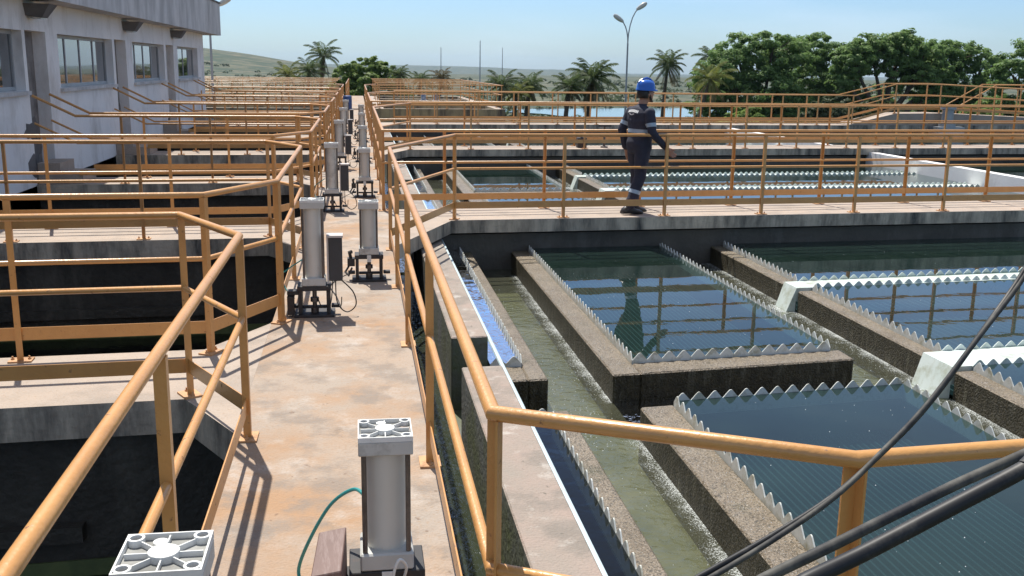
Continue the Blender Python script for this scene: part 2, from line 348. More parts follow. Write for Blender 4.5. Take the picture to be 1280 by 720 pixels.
# ------------------------------------------------------------------ terrain, lake, hills
def smooth(a, b, x):
    t = min(1, max(0, (x-a)/(b-a))); return t*t*(3-2*t)
def ground_z(x, y):
    z = -3.2
    z += (-6.2 + 3.2) * smooth(75, 135, y)
    d = math.hypot(x, y)
    z -= 20 * smooth(600, 4000, d)
    # left hill ridge
    h = 29 * math.exp(-((y - 900)/260)**2) * (smooth(70, -230, x))
    h *= 1 + .10*noise.noise((x*.012, y*.012, 3)) + .05*noise.noise((x*.05, y*.05, 8))
    # far low ridge
    h2 = (29 * math.exp(-((y-4200)/700)**2)) * smooth(1500, 300, x + 150*noise.noise((x*.004, 1, 2)))
    z += h + h2
    if y > 230: z += 1.2*noise.noise((x*.01, y*.01, 0)) * smooth(230, 420, y)
    return z
xs = []; x = 0; st = 6
while x < 5600: xs.append(x); x += st; st *= 1.09
xs = sorted(set([-a for a in xs] + xs))
ys = []; y = -60; 
while y < 6000: ys.append(y); y += 6 + max(0, y-60)*.045
g = MB(); nx = len(xs)
for y in ys:
    for x in xs: g.v.append((x, y, ground_z(x, y)))
for j in range(len(ys)-1):
    for i in range(nx-1): g.f.append((j*nx+i, j*nx+i+1, (j+1)*nx+i+1, (j+1)*nx+i))
gm = mat('dry_grass_ground', (.13,.115,.07), (.075,.085,.042), .95, .06, 10, c3=(.030,.050,.022), s3=.055, t3=.49, w3=.05)
struct(g.build('ground', gm, smooth=True))
lk = MB(); ring = []
for i in range(48):
    a = 2*math.pi*i/48; rr = 1 + .1*math.sin(3*a) + .06*math.sin(7*a+1)
    ring.append((78 + 52*rr*math.cos(a), 176 + 27*rr*math.sin(a)))
lk.add([(p[0], p[1], -5.9) for p in ring], [tuple(range(48))])
struct(lk.build('lake', M['lake']))

# ------------------------------------------------------------------ main walkway
wk = MB()
wk.box(-.655, .352, -1.5, 44.0, -.22, 0)
wk.box(-.60, .30, -1.5, 44.0, -3.2, -.22)
struct(wk.build('walkway', M['path']))
wk2 = MB(); wk2.box(-.655, .352, 45.2, 64, -.22, 0); wk2.box(-.6, .3, 45.2, 64, -3.2, -.22)
struct(wk2.build('far_walkway', M['path']))

# ------------------------------------------------------------------ railings
def post_mesh():
    m = MB()
    m.box(-.019, .019, -.019, -.013, 0.006, 1.03); m.box(-.019, -.013, -.013, .019, 0.006, 1.03)
    return m
def plate_mesh():
    m = MB(); m.box(-.07, .07, -.05, .05, 0, .011)
    for sx in (-1, 1):
        m.lathe((sx*.05, 0, .011), [(.011, 0), (.011, .010), (.006, .011), (.006, .022)], 6)
    return m
PP = post_mesh().build('post', M['rail']); BP = plate_mesh().build('base_plate', M['base'], PP)
first_post = [True]
def put_post(parent, x, y, z, ang):
    if first_post[0]:
        p = PP; first_post[0] = False
    else: p = copy_tree(PP)
    p.parent = parent; p.location = (x, y, z); p.rotation_euler = (0, 0, ang)
    return p
def railing(path, posts, label, group=None, toe=True, gaps=()):
    """path: list of (u, v[, z]); posts: list of (u, v) plan points (angle from nearest segment)"""
    P3 = [(*pl(p[0], p[1]), p[2] if len(p) > 2 else 0.0) for p in path]
    root = empty('railing', (0,0,0), label, 'railing', group)
    t = MB(); t.tube([(a, b, c+1.045) for a, b, c in P3], .0198, 12)
    t.build('top_rail', M['rail'], root, smooth=True)
    t = MB(); t.tube([(a, b, c+.632) for a, b, c in P3], .0168, 10)
    t.build('mid_rail', M['rail'], root, smooth=True)
    if toe:
        t = MB()
        for a, b in zip(P3[:-1], P3[1:]):
            if abs(b[2]-a[2]) > .35*math.hypot(b[0]-a[0], b[1]-a[1]): continue
            d = Vector((b[0]-a[0], b[1]-a[1], 0)).normalized(); n = Vector((-d.y, d.x, 0))*.003
            vs = []
            for p in (a, b):
                for zz in (.135, .218):
                    for sg in (-1, 1): vs.append((p[0]+sg*n.x, p[1]+sg*n.y, p[2]+zz))
            t.add(vs, [(0,1,3,2),(4,6,7,5),(0,4,5,1),(2,3,7,6),(0,2,6,4),(1,5,7,3)])
        t.build('toe_board', M['rail'], root)
    for q in posts:
        x, y = pl(q[0], q[1]); best = None
        for a, b in zip(P3[:-1], P3[1:]):
            A = Vector(a[:2]); B = Vector(b[:2]); d = B-A
            s_ = max(0, min(1, (Vector((x, y))-A).dot(d)/max(d.length_squared, 1e-9)))
            c = A + d*s_; dist = (c-Vector((x, y))).length
            if best is None or dist < best[0]: best = (dist, math.atan2(d.y, d.x), a[2]+(b[2]-a[2])*s_)
        z = q[2] if len(q) > 2 else 0.0
        put_post(root, x, y, z, best[1])
    return root
def span(a, b, n):
    return [(a[0]+(b[0]-a[0])*i/n, a[1]+(b[1]-a[1])*i/n) for i in range(n+1)]

# ------------------------------------------------------------------ left filter basins and their footbridges
BW = -4.9                                        # face of the building
VS = [5.72, 11.24, 16.62, 21.85, 27.05, 32.2, 37.3]   # near edge of each left footbridge
SW = 1.04
ORD = ['first', 'second', 'third', 'fourth', 'fifth', 'sixth', 'seventh']
LEFTEND = [BW]*5 + [BW, -14.0]
for k, v0 in enumerate(VS):
    v1 = v0 + SW; le = BW + .01 if k < 6 else -14.0
    fb = MB(plan=True)
    e = -.655 - .0006
    fb.prism([(le, v0), (-1.0, v0), (e, v0-.62), (e, v1+.66), (-1.04, v1), (le, v1)], -.2, 0)
    fb.prism([(le, v0+.14), (-.9, v0+.14), (-.9, v1-.14), (le, v1-.14)], -3.2, -.2)
    o = fb.build('footbridge', [M['slab'], M['dark_conc']])
    for p in o.data.polygons:
        if p.normal.z < .5: p.material_index = 1
    tag(o, '%s concrete footbridge on the left, from the walkway to the white building' % ORD[k] if k < 6 else
        'farthest concrete footbridge on the left, running past the end of the white building', 'footbridge', 'left footbridges')
    if k in (2, 3, 4, 5):
        st_ = MB(plan=True); st_.box(BW+.01, -4.25, v0+.12, v1-.12, .004, .16); st_.box(BW+.01, -4.57, v0+.12, v1-.12, .16, .32)
        tag(st_.build('steps', M['slab']), 'two small concrete steps up to the %s walled up door of the white building' % ORD[k-2], 'steps', 'door steps')
# basins between the bridges: walls below the deck, floor and dark water
edges = [(-1.2, .55)] + [(a, a+SW) for a in VS] + [(43.4, 44.4)]
BL = ['nearest', 'second', 'third', 'fourth', 'fifth', 'sixth', 'seventh', 'farthest']
for k in range(len(edges)-1):
    a = edges[k][1]; b = edges[k+1][0]
    le = BW if k < 6 else -14
    w_ = MB(plan=True)
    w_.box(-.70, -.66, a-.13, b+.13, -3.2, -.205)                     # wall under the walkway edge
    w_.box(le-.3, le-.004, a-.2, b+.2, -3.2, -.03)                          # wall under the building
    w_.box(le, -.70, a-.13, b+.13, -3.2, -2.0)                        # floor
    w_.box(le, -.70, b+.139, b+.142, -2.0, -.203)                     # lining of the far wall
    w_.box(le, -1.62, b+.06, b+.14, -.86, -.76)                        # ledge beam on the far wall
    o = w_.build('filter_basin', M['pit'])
    al = MB(plan=True); al.box(le+.01, -.71, b+.122, b+.14-.004, -1.12, -1.0)
    al.build('algae_band', M['algae'], o)
    tag(o, '%s dark concrete filter basin left of the walkway%s' % (BL[k], '' if k else ', below the big railing'), 'basin', 'left filter basins')
    ws = MB(plan=True); ws.sheet(le, -.70, a-.1, b+.12, -1.10)
    struct(ws.build('water', M['pitwater']))
# railings round each left basin
Cn = [0.9] + [v+SW+.62 for v in VS]               # near corner on the walkway side
Cf = [5.04] + [v-.70 for v in VS[1:]]
RL = ['nearest left basin, its top rail sweeping past the camera', 'second left basin, behind the nearest one', 'third left basin', 'fourth left basin',
      'fifth left basin', 'sixth left basin', 'seventh left basin']
for k in range(7):
    vn = -.2 if k == 0 else VS[k-1]+SW-.09
    vf = VS[k] + .07
    cn = .55 if k == 0 else VS[k-1]+SW+.66
    cf = VS[k] - .69
    U = -.585; C = -.985
    le = -4.28 if k < 6 else -13.5
    pth = [(le, vn), (C, vn), (U, cn), (U, cf), (C, vf), (le, vf)]
    if 3 <= k <= 6 and k < 7:
        if k < 6: pth = pth + [(BW+.03, vf, .3)]
    if 3 <= k <= 6: pth = [(BW+.03, vn, .3)] + [(le if k < 6 else -4.28, vn)] + pth[1:]
    if k == 2: pth = pth + [(BW+.03, vf, .3)]
    nlen = cf-cn; nm = 2
    ps = [(U, cn)] + [(U, cn+(cf-cn)*i/nm) for i in range(1, nm)] + [(U, cf), (C, vf), (C, vn)]
    if k == 0: ps = [(U, .55), (U, 2.9), (-.585, 4.07-.9+.0), (U, cf), (C, vf), (C, vn)]
    if k == 0: ps = [(U, .55), (U, 2.98), (U, cf), (C, vf), (C, vn)]
    u = C - 1.32
    while u > le - .05:
        ps.append((u, vf)); ps.append((u+.16, vn)); u -= 1.32
    railing(pth, ps, 'ochre pipe railing round the ' + RL[k], 'left basin railings')

# ------------------------------------------------------------------ right settling tanks
def zigzag(n, pitch, lo, hi, z_lo, axis_pts):
    """profile points (t, z) of a V notch plate: rounded triangular tips"""
    out = []
    for i in range(n):
        for t, h in ((0, 0), (.10, .22), (.20, .46), (.30, .70), (.39, .90), (.46, .99), (.54, .99), (.61, .90), (.70, .70), (.80, .46), (.90, .22)):
            out.append((lo + (i+t)*pitch, z_lo + h*hi))
    out.append((lo+n*pitch, z_lo))
    return out
def notch_plate(mb, p0, p1, zb=-.51, zl=-.405, hi=.058, pitch=.125, th=.004):
    """plate between plan points p0, p1 with a toothed upper edge"""
    d = Vector((p1[0]-p0[0], p1[1]-p0[1])); Ln = d.length; d.normalize(); nrm = Vector((-d.y, d.x))*th
    n = max(1, round(Ln/pitch)); pr = zigzag(n, Ln/n, 0, hi, zl, None)
    vs = []; fs = []
    for t, z in pr:
        c = Vector(p0) + d*t
        for sg in (-1, 1):
            vs.append((c.x+sg*nrm.x, c.y+sg*nrm.y, zb)); vs.append((c.x+sg*nrm.x, c.y+sg*nrm.y, z))
    for i in range(len(pr)-1):
        a = i*4; b = a+4
        fs += [(a, b, b+1, a+1), (a+2, a+3, b+3, b+2), (a+1, b+1, b+3, a+3)]
    mb.add(vs, fs)

TANKN = ['nearest', 'middle', 'farthest']
UW = 12.7
def tank(i, vb, v0, f, A, B, extra):
    UE = (16, 18, 30)[i]
    T = TANKN[i]
    def warp(u, v): return (u, v + S*u + extra*max(0, min(u, 9)-2))
    def mb(): return MB(warp=warp)
    ve = vb + .14                                   # wall face below the footbridge
    # concrete shell
    o = MB(plan=True)
    o.box(.30, .69, v0-.1, vb+1.0, -3.0, -1.6)      # gutter floor
    o.box(.66, UE, ve, vb+1.0-.12, -3.0, -.2)       # wall under the bridge
    o.box(.98, UE, v0-.1, ve, -3.0, -1.9)           # tank floor
    o.box(UE, UE+.3, v0, ve, -3.0, -.05)
    sh = o.build('settling_tank', M['shell'])
    tag(sh, '%s settling tank on the right of the walkway, a stained concrete shell' % T, 'tank', 'right settling tanks')
    # wall along the walkway gutter, cap broken by an outlet gap
    for seg, (a, b, nm) in enumerate(((f+.17, vb+.08, 'far'), (v0-.1, f-.62, 'near'))):
        wl = MB(plan=True); wl.box(.69, .98, a, b, -1.6, -.2)
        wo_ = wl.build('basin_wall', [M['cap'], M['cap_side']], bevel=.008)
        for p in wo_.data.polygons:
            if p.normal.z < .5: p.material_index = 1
        tag(wo_, 'pale capped wall beside the gutter, %s right tank, %s its gap' % (T, 'beyond' if seg == 0 else 'on the near side of'), 'wall', 'gutter walls')
    gp = mb(); gp.box(.69, .98, f-.62, f+.17, -1.6, -.80)
    gp.box(.98, 1.4, f-.7, f-.29, -1.6, -.86)
    tag(gp.build('outlet_sill', M['cap_side']), 'low mossy sill in the gap of the gutter wall of the %s right tank' % T, 'sill', 'outlet sills')
    pp = MB(plan=True); pp.tube([(1.003, v0, -.245), (1.003, f-.4, -.25), (1.003, vb+.1, -.25)], .017, 8)
    tag(pp.build('water_pipe', M['pipe'], smooth=True), 'thin pale blue pipe along the wall cap of the %s right tank' % T, 'pipe', 'pale blue pipes')
    # gutter water
    gw = MB(plan=True); gw.sheet(.30, .69, v0-.1, vb+.9, -.86); struct(gw.build('water', M['gutter']))
    # collecting channel floor (algae) and its water
    cf = mb()
    cf.box(1.39, 1.905, v0, ve, -1.5, -.84)
    cf.box(1.905, 4.62, f-1.02, f-.27, -1.5, -.842)
    cf.box(4.0, 4.62, v0, f-1.02, -1.5, -.84); cf.box(3.92, 4.62, f-.27, ve, -1.5, -.84)
    cf.box(.98, 1.39, f-.7, f-.29, -1.5, -.842)
    tag(cf.build('channel_floor', M['chfloor']), 'green algae covered floor of the collecting channels in the %s right tank' % T, 'channel', 'collecting channel floors')
    cw = mb()
    cw.add([(1.386, v0, -.66), (1.915, v0, -.66), (1.915, ve, -.66), (1.386, ve, -.66)], [(0,1,2,3)])
    cw.add([(1.915, f-1.03, -.66), (3.995, f-1.03, -.66), (3.995, f-.26, -.66), (1.915, f-.26, -.66)], [(0,1,2,3)])
    cw.add([(3.995, v0, -.66), (4.63, v0, -.66), (4.63, f-.26, -.66), (3.995, f-.26, -.66)], [(0,1,2,3)])
    cw.add([(3.91, f-.26, -.66), (4.63, f-.26, -.66), (4.63, ve, -.66), (3.91, ve, -.66)], [(0,1,2,3)])
    cw.add([(.985, f-.7, -.66), (1.386, f-.7, -.66), (1.386, f-.29, -.66), (.985, f-.29, -.66)], [(0,1,2,3)])
    struct(cw.build('water', M['chwater']))
    # weir troughs: concrete beam + toothed plate
    def weir(lbl, boxes, plates, pm='plate'):
        root = empty('weir', (0,0,0), lbl, 'weir', 'toothed weirs')
        if boxes:
            b_ = mb()
            for bx in boxes: b_.box(*bx)
            bo_ = b_.build('concrete_beam', [M['beam'], M['beamside']], root, bevel=.012)
            for p in bo_.data.polygons:
                if p.normal.z < .5: p.material_index = 1
        wb = mb()
        for a, b in plates:                        # dark footing wall that carries each plate below the water
            d_ = Vector((b[0]-a[0], b[1]-a[1])).normalized(); q_ = Vector((-d_.y, d_.x))*.010; d_ = d_*.002
            wb.prism([(a[0]-q_.x+d_.x, a[1]-q_.y+d_.y), (b[0]-q_.x-d_.x, b[1]-q_.y-d_.y), (b[0]+q_.x-d_.x, b[1]+q_.y-d_.y), (a[0]+q_.x+d_.x, a[1]+q_.y+d_.y)], -1.5, -.513)
        wb.build('footing', M['deep'], root)
        p_ = mb()
        for a, b in plates: notch_plate(p_, a, b)
        p_.build('notch_plate', M[pm], root)
        return root
    zt = -.428; zb = -1.5
    weir('brown weir beam beside the gutter wall, beyond its gap, %s right tank' % T,
         [(1.235, 1.388, f-.285, ve, zb, zt), (.985, 1.235, f-.285, f+.07, zb, zt)], [((1.238, ve), (1.238, f+.08)), ((.985, f+.075), (1.238, f+.075))])
    weir('brown weir beam beside the gutter wall, near side of its gap, %s right tank' % T,
         [(1.242, 1.392, v0, f-1.0, zb, zt), (.985, 1.242, f-1.16, f-1.0, zb, zt)], [((1.24, f-1.165), (1.24, v0)), ((.985, f-1.165), (1.24, f-1.165))])
    weir('L shaped toothed weir round the pool below the footbridge, %s right tank' % T,
         [(1.905, 2.128, f-.27, ve, zb, zt), (2.128, 3.99, f-.27, f, zb, zt)],
         [((2.132, ve), (2.132, f+.005)), ((2.132, f+.005), (3.905, f+.005)), ((3.905, f+.005), (3.905, ve))])
    weir('toothed weir round the dark pool at the near end, %s right tank' % T,
         [(1.905, 2.152, v0, f-1.02, zb, zt)],
         [((2.158, v0), (2.158, f-1.02)), ((2.158, f-1.02), (3.995, f-1.02)), ((3.995, f-1.02), (3.995, v0))])
    segs = [(A+.37, ve, 'beyond the far white launder'), (B+.5-.07, A-.03, 'between the two white launders'), (v0, B-.03, 'on the camera side of the near white launder')]
    for a, b, w in segs:
        weir('dripping brown weir %s, %s right tank' % (w, T), [(4.62, 4.79, a, b, zb, zt)], [((4.796, a), (4.796, b))])
    # white launders
    for nm, a, wd in (('far', A, .34), ('near', B, .44)):
        root = empty('launder', (0,0,0), 'long white launder with two toothed edges, %s one in the %s right tank' % (nm, T), 'launder', 'white launders')
        fl = mb(); fl.box(4.62, UW-.02, a+.008, a+wd-.008, -.55, -.402)
        fl.add([(4.62, a+.008, -.402), (4.62, a+wd-.008, -.402), (4.51, a+wd-.03, -.70), (4.51, a+.03, -.70),
                (4.62, a+.008, -.8), (4.62, a+wd-.008, -.8), (4.51, a+wd-.03, -.8), (4.51, a+.03, -.8)],
               [(0,1,2,3), (0,3,7,4), (1,5,6,2), (3,2,6,7)])
        fl.build('trough_floor', M['white'], root)
        for nn, vv in (('near', a), ('far', a+wd)):
            p_ = mb(); notch_plate(p_, (4.80, vv), (UW-.02, vv), zb=-.6, pitch=.125, hi=.050); p_.build('notch_plate', M['white'], root)
    # side wall with white top far right
    sw = MB(plan=True); sw.box(UW, UW+.22, v0+.1, ve, -1.9, -.1)
    o = sw.build('basin_wall', [M['wall'], M['wall']]); tag(o, 'white topped partition wall far right in the %s right tank' % T, 'wall', 'partition walls')
    # settler packs under the water
    for nm, u0, u1, a, b in (('under the footbridge', 2.16, 3.88, f+.05, ve-.3), ('nearest the camera', 2.18, 3.96, v0, f-1.06),
                             ('right of the channel', 4.86, UW-.05, v0, ve-.3)):
        st2 = mb()
        u = u0-.02; stp = .052 if u1 < 5 else .09
        vs = []; fs = []
        while u < u1+.01:
            for du, zz in ((0, -.80), (.008, -.76), (.020, -.76), (.028, -.80)):
                vs.append((u+du*stp/.052, a-.04, zz)); vs.append((u+du*stp/.052, b+.25, zz))
            u += stp
        for j in range(len(vs)//2-1): fs.append((2*j, 2*j+2, 2*j+3, 2*j+1))
        st2.add(vs, fs)
        st2.box(u0-.02, u1+.02, a-.04, b+.25, -1.6, -.9)
        o = st2.build('settler_pack', M['settler'])
        tag(o, 'ribbed settler plates under water, %s, %s right tank' % (nm, T), 'settler plates', 'settler packs')
    # basin water
    bw = mb()
    ns_w = mb()
    for u0, u1, a, b in ((.985, 1.236, f+.08, ve), (.985, 1.238, v0, f-1.168)): ns_w.sheet(u0, u1, a, b, -.40)
    struct(ns_w.build('water', M['pitwater']))
    for u0, u1, a, b in ((2.134, 3.903, f+.008, ve), (2.16, 3.993, v0, f-1.022),
                         (4.80, UW, v0, B-.005), (4.80, UW, B+.445, A-.005), (4.80, UW, A+.345, ve), (UW+.22, UE, v0, ve)):
        bw.sheet(u0, u1, a, b, -.40)
    struct(bw.build('water', M['water']))
    # foam and drops along the foot of the beams, imitation sun glints on their tops
    fm = MB(warp=warp); rr = random.Random(30+i)
    def drop(u, v, z, r):
        n = 5; vs = [(u, v, z+r*.7)]
        for j in range(n): vs.append((u+r*math.cos(6.283*j/n), v+r*math.sin(6.283*j/n), z-.002))
        fm.add(vs, [(0, 1+j, 1+(j+1) % n) for j in range(n)])
    fsheet = MB(warp=warp); fuv = []
    def foamstrip(u, sgn, a, b, w):
        n = max(2, int((b-a)/.25)); vs = []
        for j in range(n+1):
            v = a+(b-a)*j/n; ww = w*(1+.35*noise.noise((u*2, v*1.3, i*5.)))
            vs += [(u, v, -.655), (u+sgn*ww, v, -.655)]
        o_ = len(fsheet.f)
        fsheet.add(vs, [(2*j, 2*j+1, 2*j+3, 2*j+2) for j in range(n)])
        for j in range(n): fuv.extend([0, 1, 1, 0])
    def foamline(u, sgn, a, b, dens, w):
        for _ in range(int((b-a)*dens)):
            d = abs(rr.gauss(0, w)); v = rr.uniform(a, b)
            if noise.noise((u*3, v*1.7, 4)) < -.15 and rr.random() < .7: continue
            drop(u + sgn*d, v, -.66, rr.uniform(.002, .0055))
    D = 260 if i == 0 else 120
    foamstrip(1.903, -1, f-.27, vb-.3, .24); foamstrip(1.903, -1, v0, f-1.04, .24); foamstrip(1.39, 1, v0, vb-.4, .10)
    for a, b, w in segs: foamstrip(4.618, -1, a, b, .30)
    foamline(1.90, -1, f-.25, vb-.6, D*.6, .04); foamline(1.90, -1, v0, f-1.05, D*.6, .04)
    for a, b, w in segs: foamline(4.615, -1, a, b, D*.7, .07)
    foamline(1.39, 1, f-.28, vb-.6, D*.15, .05)
    for _ in range(160): drop(rr.uniform(1.42, 1.85), rr.uniform(f-1.2, f+.6), -.66, rr.uniform(.002, .006))
    for a, wd in ((A, .34), (B, .44)):
        for _ in range(170): drop(rr.gauss(4.46, .05), a+rr.uniform(0, wd), -.66, rr.uniform(.003, .008))
    for _ in range(420 if i == 0 else 60):
        u_ = rr.uniform(1.42, 1.88); v_ = rr.uniform(v0, vb-.6)
        if noise.noise((u_*5, v_*1.5, 9)) > .05: drop(u_, v_, -.659, rr.uniform(.0015, .0045))
    if i == 0:
        for _ in range(260): drop(rr.uniform(3.98, 4.5), rr.uniform(1.5, vb-.7), -.659, rr.uniform(.002, .005))
        for u0_, u1_, a_, b_, n_ in ((2.2, 3.9, 7.45, 11.5, 70), (2.2, 3.95, 2.5, 6.2, 60), (4.9, 9, 7.2, 11.5, 80)):
            for _ in range(n_): drop(rr.uniform(u0_, u1_), rr.uniform(a_, b_), -.399, rr.uniform(.002, .005))
    def glints(u0, u1, a, b, n):  # tiny white drops standing in for sun glints on the wet beam tops
        for _ in range(n): drop(rr.uniform(u0, u1), rr.uniform(a, b), -.427, rr.uniform(.0012, .0034))
    G = 1 if i == 0 else .4
    glints(1.91, 2.12, f-.25, vb-.7, int(900*G)); glints(1.91, 2.14, v0, f-1.05, int(1000*G)); glints(2.2, 3.9, f-.25, f-.02, int(200*G)); glints(1.25, 1.38, f-.27, vb-.7, int(160*G))
    for a, b, w in segs: glints(4.63, 4.78, a+.02, b-.02, int(90*(b-a)*G))
    stuff(fm.build('foam', M['foam']))  # real foam drops in one mesh with the imitation sun glints
    for a, wd in ((A, .34), (B, .44)):
        o_ = len(fsheet.f); fsheet.add([(4.5, a-.1, -.655), (4.5, a+wd+.1, -.655), (4.30, a+wd+.1, -.655), (4.30, a-.1, -.655)], [(0,1,2,3)]); fuv.extend([0, 0, 1, 1])
    fo = fsheet.build('foam', M['brokenfoam']); stuff(fo)
    uvl = fo.data.uv_layers.new(name='edge')
    order = {}
    for q, x in enumerate(fuv): order.setdefault(q//4, []).append(x)
    for p in fo.data.polygons:
        ids = sorted(p.vertices)
        for li in p.loop_indices:
            vi = fo.data.loops[li].vertex_index
            if len(fuv) and p.index < len(fuv)//4 - 2: uvl.data[li].uv = (vi % 2, 0)
            else: uvl.data[li].uv = (0 if ids.index(vi) < 2 else 1, 0)
    # footbridge over the far end
    v1 = vb + 1.08
    fb = MB(plan=True); e = .352+.0006
    uend = (16.4, 18.4, 30)[i]
    fb.prism([(e, vb-1.75), (1.12, vb), (uend, vb), (uend, v1), (e, v1)], -.16, 0)
    o = fb.build('footbridge', [M['slab'], M['dark_conc']])
    for p in o.data.polygons:
        if p.normal.z < .5: p.material_index = 1
    tag(o, ['concrete footbridge on the right that the worker walks on', 'second concrete footbridge on the right, behind the worker',
            'farthest concrete footbridge on the right, in front of the trees'][i], 'footbridge', 'right footbridges')

tank(0, 12.25, 1.2, 7.35, 9.54, 6.62, .05)
tank(1, 23.05, 13.45, 18.55, 20.75, 18.30, 0)
tank(2, 33.2, 24.25, 28.7, 30.8, 28.4, 0)
UR = .3125
def right_posts(vn, vf, cf, u1, wv):
    ps = [(UR, v) for v in wv] + [(1.17, vf)]
    u = 1.17+1.40
    while u < u1: ps.append((u, vf)); u += 1.36
    return ps
def far_posts(vn, u0, u1):
    ps = []; u = u0
    while u < u1: ps.append((u, vn)); u += 1.36
    return ps
# tank one
railing([(4.5, 1.86), (1.06, 1.86), (UR, 2.29), (UR, 10.34), (1.17, 12.35), (16, 12.35)],
        [(1.06, 1.86), (2.4, 1.86), (UR, 2.29)] + right_posts(0, 12.35, 0, 16, [4.54, 6.66, 8.51, 10.34]),
        'ochre railing round the nearest right tank, its corner post close to the camera', 'right tank railings')
railing([(16, 13.26), (UR, 13.20), (UR, 20.6), (1.2, 23.12), (18, 23.12)],
        far_posts(13.24, 1.12, 16) + [(UR, 13.2)] + right_posts(0, 23.12, 0, 18, [15.0, 16.9, 18.7, 20.6]),
        'ochre railing round the middle right tank, behind the worker', 'right tank railings')
railing([(18, 24.05), (UR, 24.0), (UR, 31.2), (1.2, 33.27), (17.6, 33.27)],
        far_posts(24.02, 1.15, 18) + [(UR, 24.0)] + right_posts(0, 33.27, 0, 17.6, [26, 28, 29.8, 31.2]),
        'ochre railing round the farthest right tank', 'right tank railings')
# far rail of the third bridge with the raised hump at its right end
hump = [(17.4, 34.2, 0), (19.2, 34.2, .42), (21.0, 34.2, .44), (30, 34.2, .1)]
railing([(1.2, 34.2)] + hump, far_posts(34.2, 1.2, 17.3) + [(19.2, 34.2, .42), (21, 34.2, .44), (22.6, 34.2, .38), (24.2, 34.2, .32), (25.8, 34.2, .26), (27.4, 34.2, .2)],
        'ochre railing along the far side of the last right footbridge, rising over a hump', 'right tank railings')
railing([(17.6, 33.27, 0), (19.2, 33.27, .42), (21.0, 33.27, .42), (30, 33.27, .05)],
        [(19.2, 33.27, .42), (21, 33.27, .42), (22.6, 33.27, .36), (24.2, 33.27, .3), (25.8, 33.27, .24), (27.4, 33.27, .17)],
        'ochre railing along the near side of the raised hump far right', 'right tank railings')
hp = MB(plan=True)
hp.add([(17.4,33.2,.003),(19.2,33.2,.003),(21,33.2,.003),(30,33.2,.003),(17.4,33.2,.02),(19.2,33.2,.42),(21,33.2,.44),(30,33.2,.1),
        (17.4,34.28,.003),(19.2,34.28,.003),(21,34.28,.003),(30,34.28,.003),(17.4,34.28,.02),(19.2,34.28,.42),(21,34.28,.44),(30,34.28,.1)],
       [(0,1,5,4),(1,2,6,5),(2,3,7,6),(8,12,13,9),(9,13,14,10),(10,14,15,11),(4,5,13,12),(5,6,14,13),(6,7,15,14),(3,11,15,7),(0,4,12,8)])
tag(hp.build('ramp', M['slab']), 'raised concrete hump at the far right end of the last footbridge', 'ramp')
# stair rails and white standpipe beyond the hump
sr = empty('stair_railing', (0,0,0), 'pair of sloping ochre stair rails beside the white standpipe far right', 'railing')
for dv in (0, .9):
    t = MB(plan=True); t.tube([(22.9, 35.2+dv, .55), (24.6, 35.2+dv, 1.45), (26.5, 35.2+dv, 1.45)], .022, 8); t.build('handrail', M['rail'], sr, smooth=True)
    for uu, zz in ((22.95, .55), (24.6, 1.45), (26.4, 1.45)):
        t = MB(plan=True); t.box(uu-.02, uu+.02, 35.18+dv, 35.22+dv, -.1, zz); t.build('post', M['rail'], sr)
sp = MB(); sp.box(20.6, 21.6, 33.75, 34.42, -3.2, -.02); sp.lathe((21.1, 34.1, -.02), [(.3, 0), (.3, .12), (.2, .14), (.2, .6), (.27, .62), (.27, .72), (.05, .76)], 14)
tag(sp.build('standpipe', M['galv'], smooth=True), 'fat pale grey standpipe with flanges in front of the raised hump far right', 'standpipe')
# valve stems on the second bridge
for u, nm in ((5.3, 'squat black valve box'), (5.87, 'slim T handled valve stem')):
    x, y = pl(u, 23.5)
    r_ = empty('valve', (x, y, 0), nm + ' on the second right footbridge, seen beside the worker', 'valve')
    t = MB(); 
    if 'box' in nm:
        t.box(-.11, .11, -.1, .1, 0, .24); t.build('housing', M['black'], r_, bevel=.01)
        t = MB(); t.lathe((0,0,.24), [(.03, 0), (.03, .1), (.06, .1), (.06, .13)], 10); t.build('stem', M['rod'], r_)
    else:
        t.lathe((0,0,0), [(.09, 0), (.09, .03), (.03, .04), (.025, .5)], 10); t.build('stem', M['rod'], r_)
        t = MB(); t.box(-.16, .16, -.02, .02, .5, .54); t.build('handle', M['black'], r_)

# ------------------------------------------------------------------ far flocculation tanks
for nm, u0, u1 in (('left', -16, -.9), ('right', .75, 6.6)):
    t = MB(plan=True)
    v0, v1 = 45.2, 64
    t.box(u0, u1, v0, v0+.3, -3.2, 0)
    for v in (49.5, 54, 58.5, 63.7): t.box(u0, u1, v, v+.5, -3.2, 0)
    t.box(u0, u0+.4, v0+.3, v1-.3, -3.2, -.004); t.box(u1-.4, u1, v0+.3, v1-.3, -3.2, -.004)
    t.box(u0+.4, u1-.4, v0+.3, v1-.3, -3.2, -1.2)
    o = t.build('flocculation_tank', [M['slab'], M['yellow_wall']])
    for p in o.data.polygons:
        if p.normal.z < .5: p.material_index = 1
    tag(o, 'far yellow stained concrete tank on the %s side of the walkway' % nm, 'tank')
    for j, v in enumerate((45.35, 49.7, 54.2, 58.7, 63.9)):
        ps = []; u = u0+.2
        while u <= u1: ps.append((u, v)); u += 1.5
        railing([(u0+.1, v), (u1-.1, v)], ps, '%s ochre railing across the far yellow tank, %s of the walkway' % (['front', 'second', 'third', 'fourth', 'rear'][j], nm), 'far tank railings', toe=j in (0, 4))
railing([(6.45, 45.5), (6.45, 63.8)], [(6.45, 45.5+1.7*i) for i in range(11)], 'ochre railing along the right side of the far yellow tank, leading into the distance', 'far tank railings')
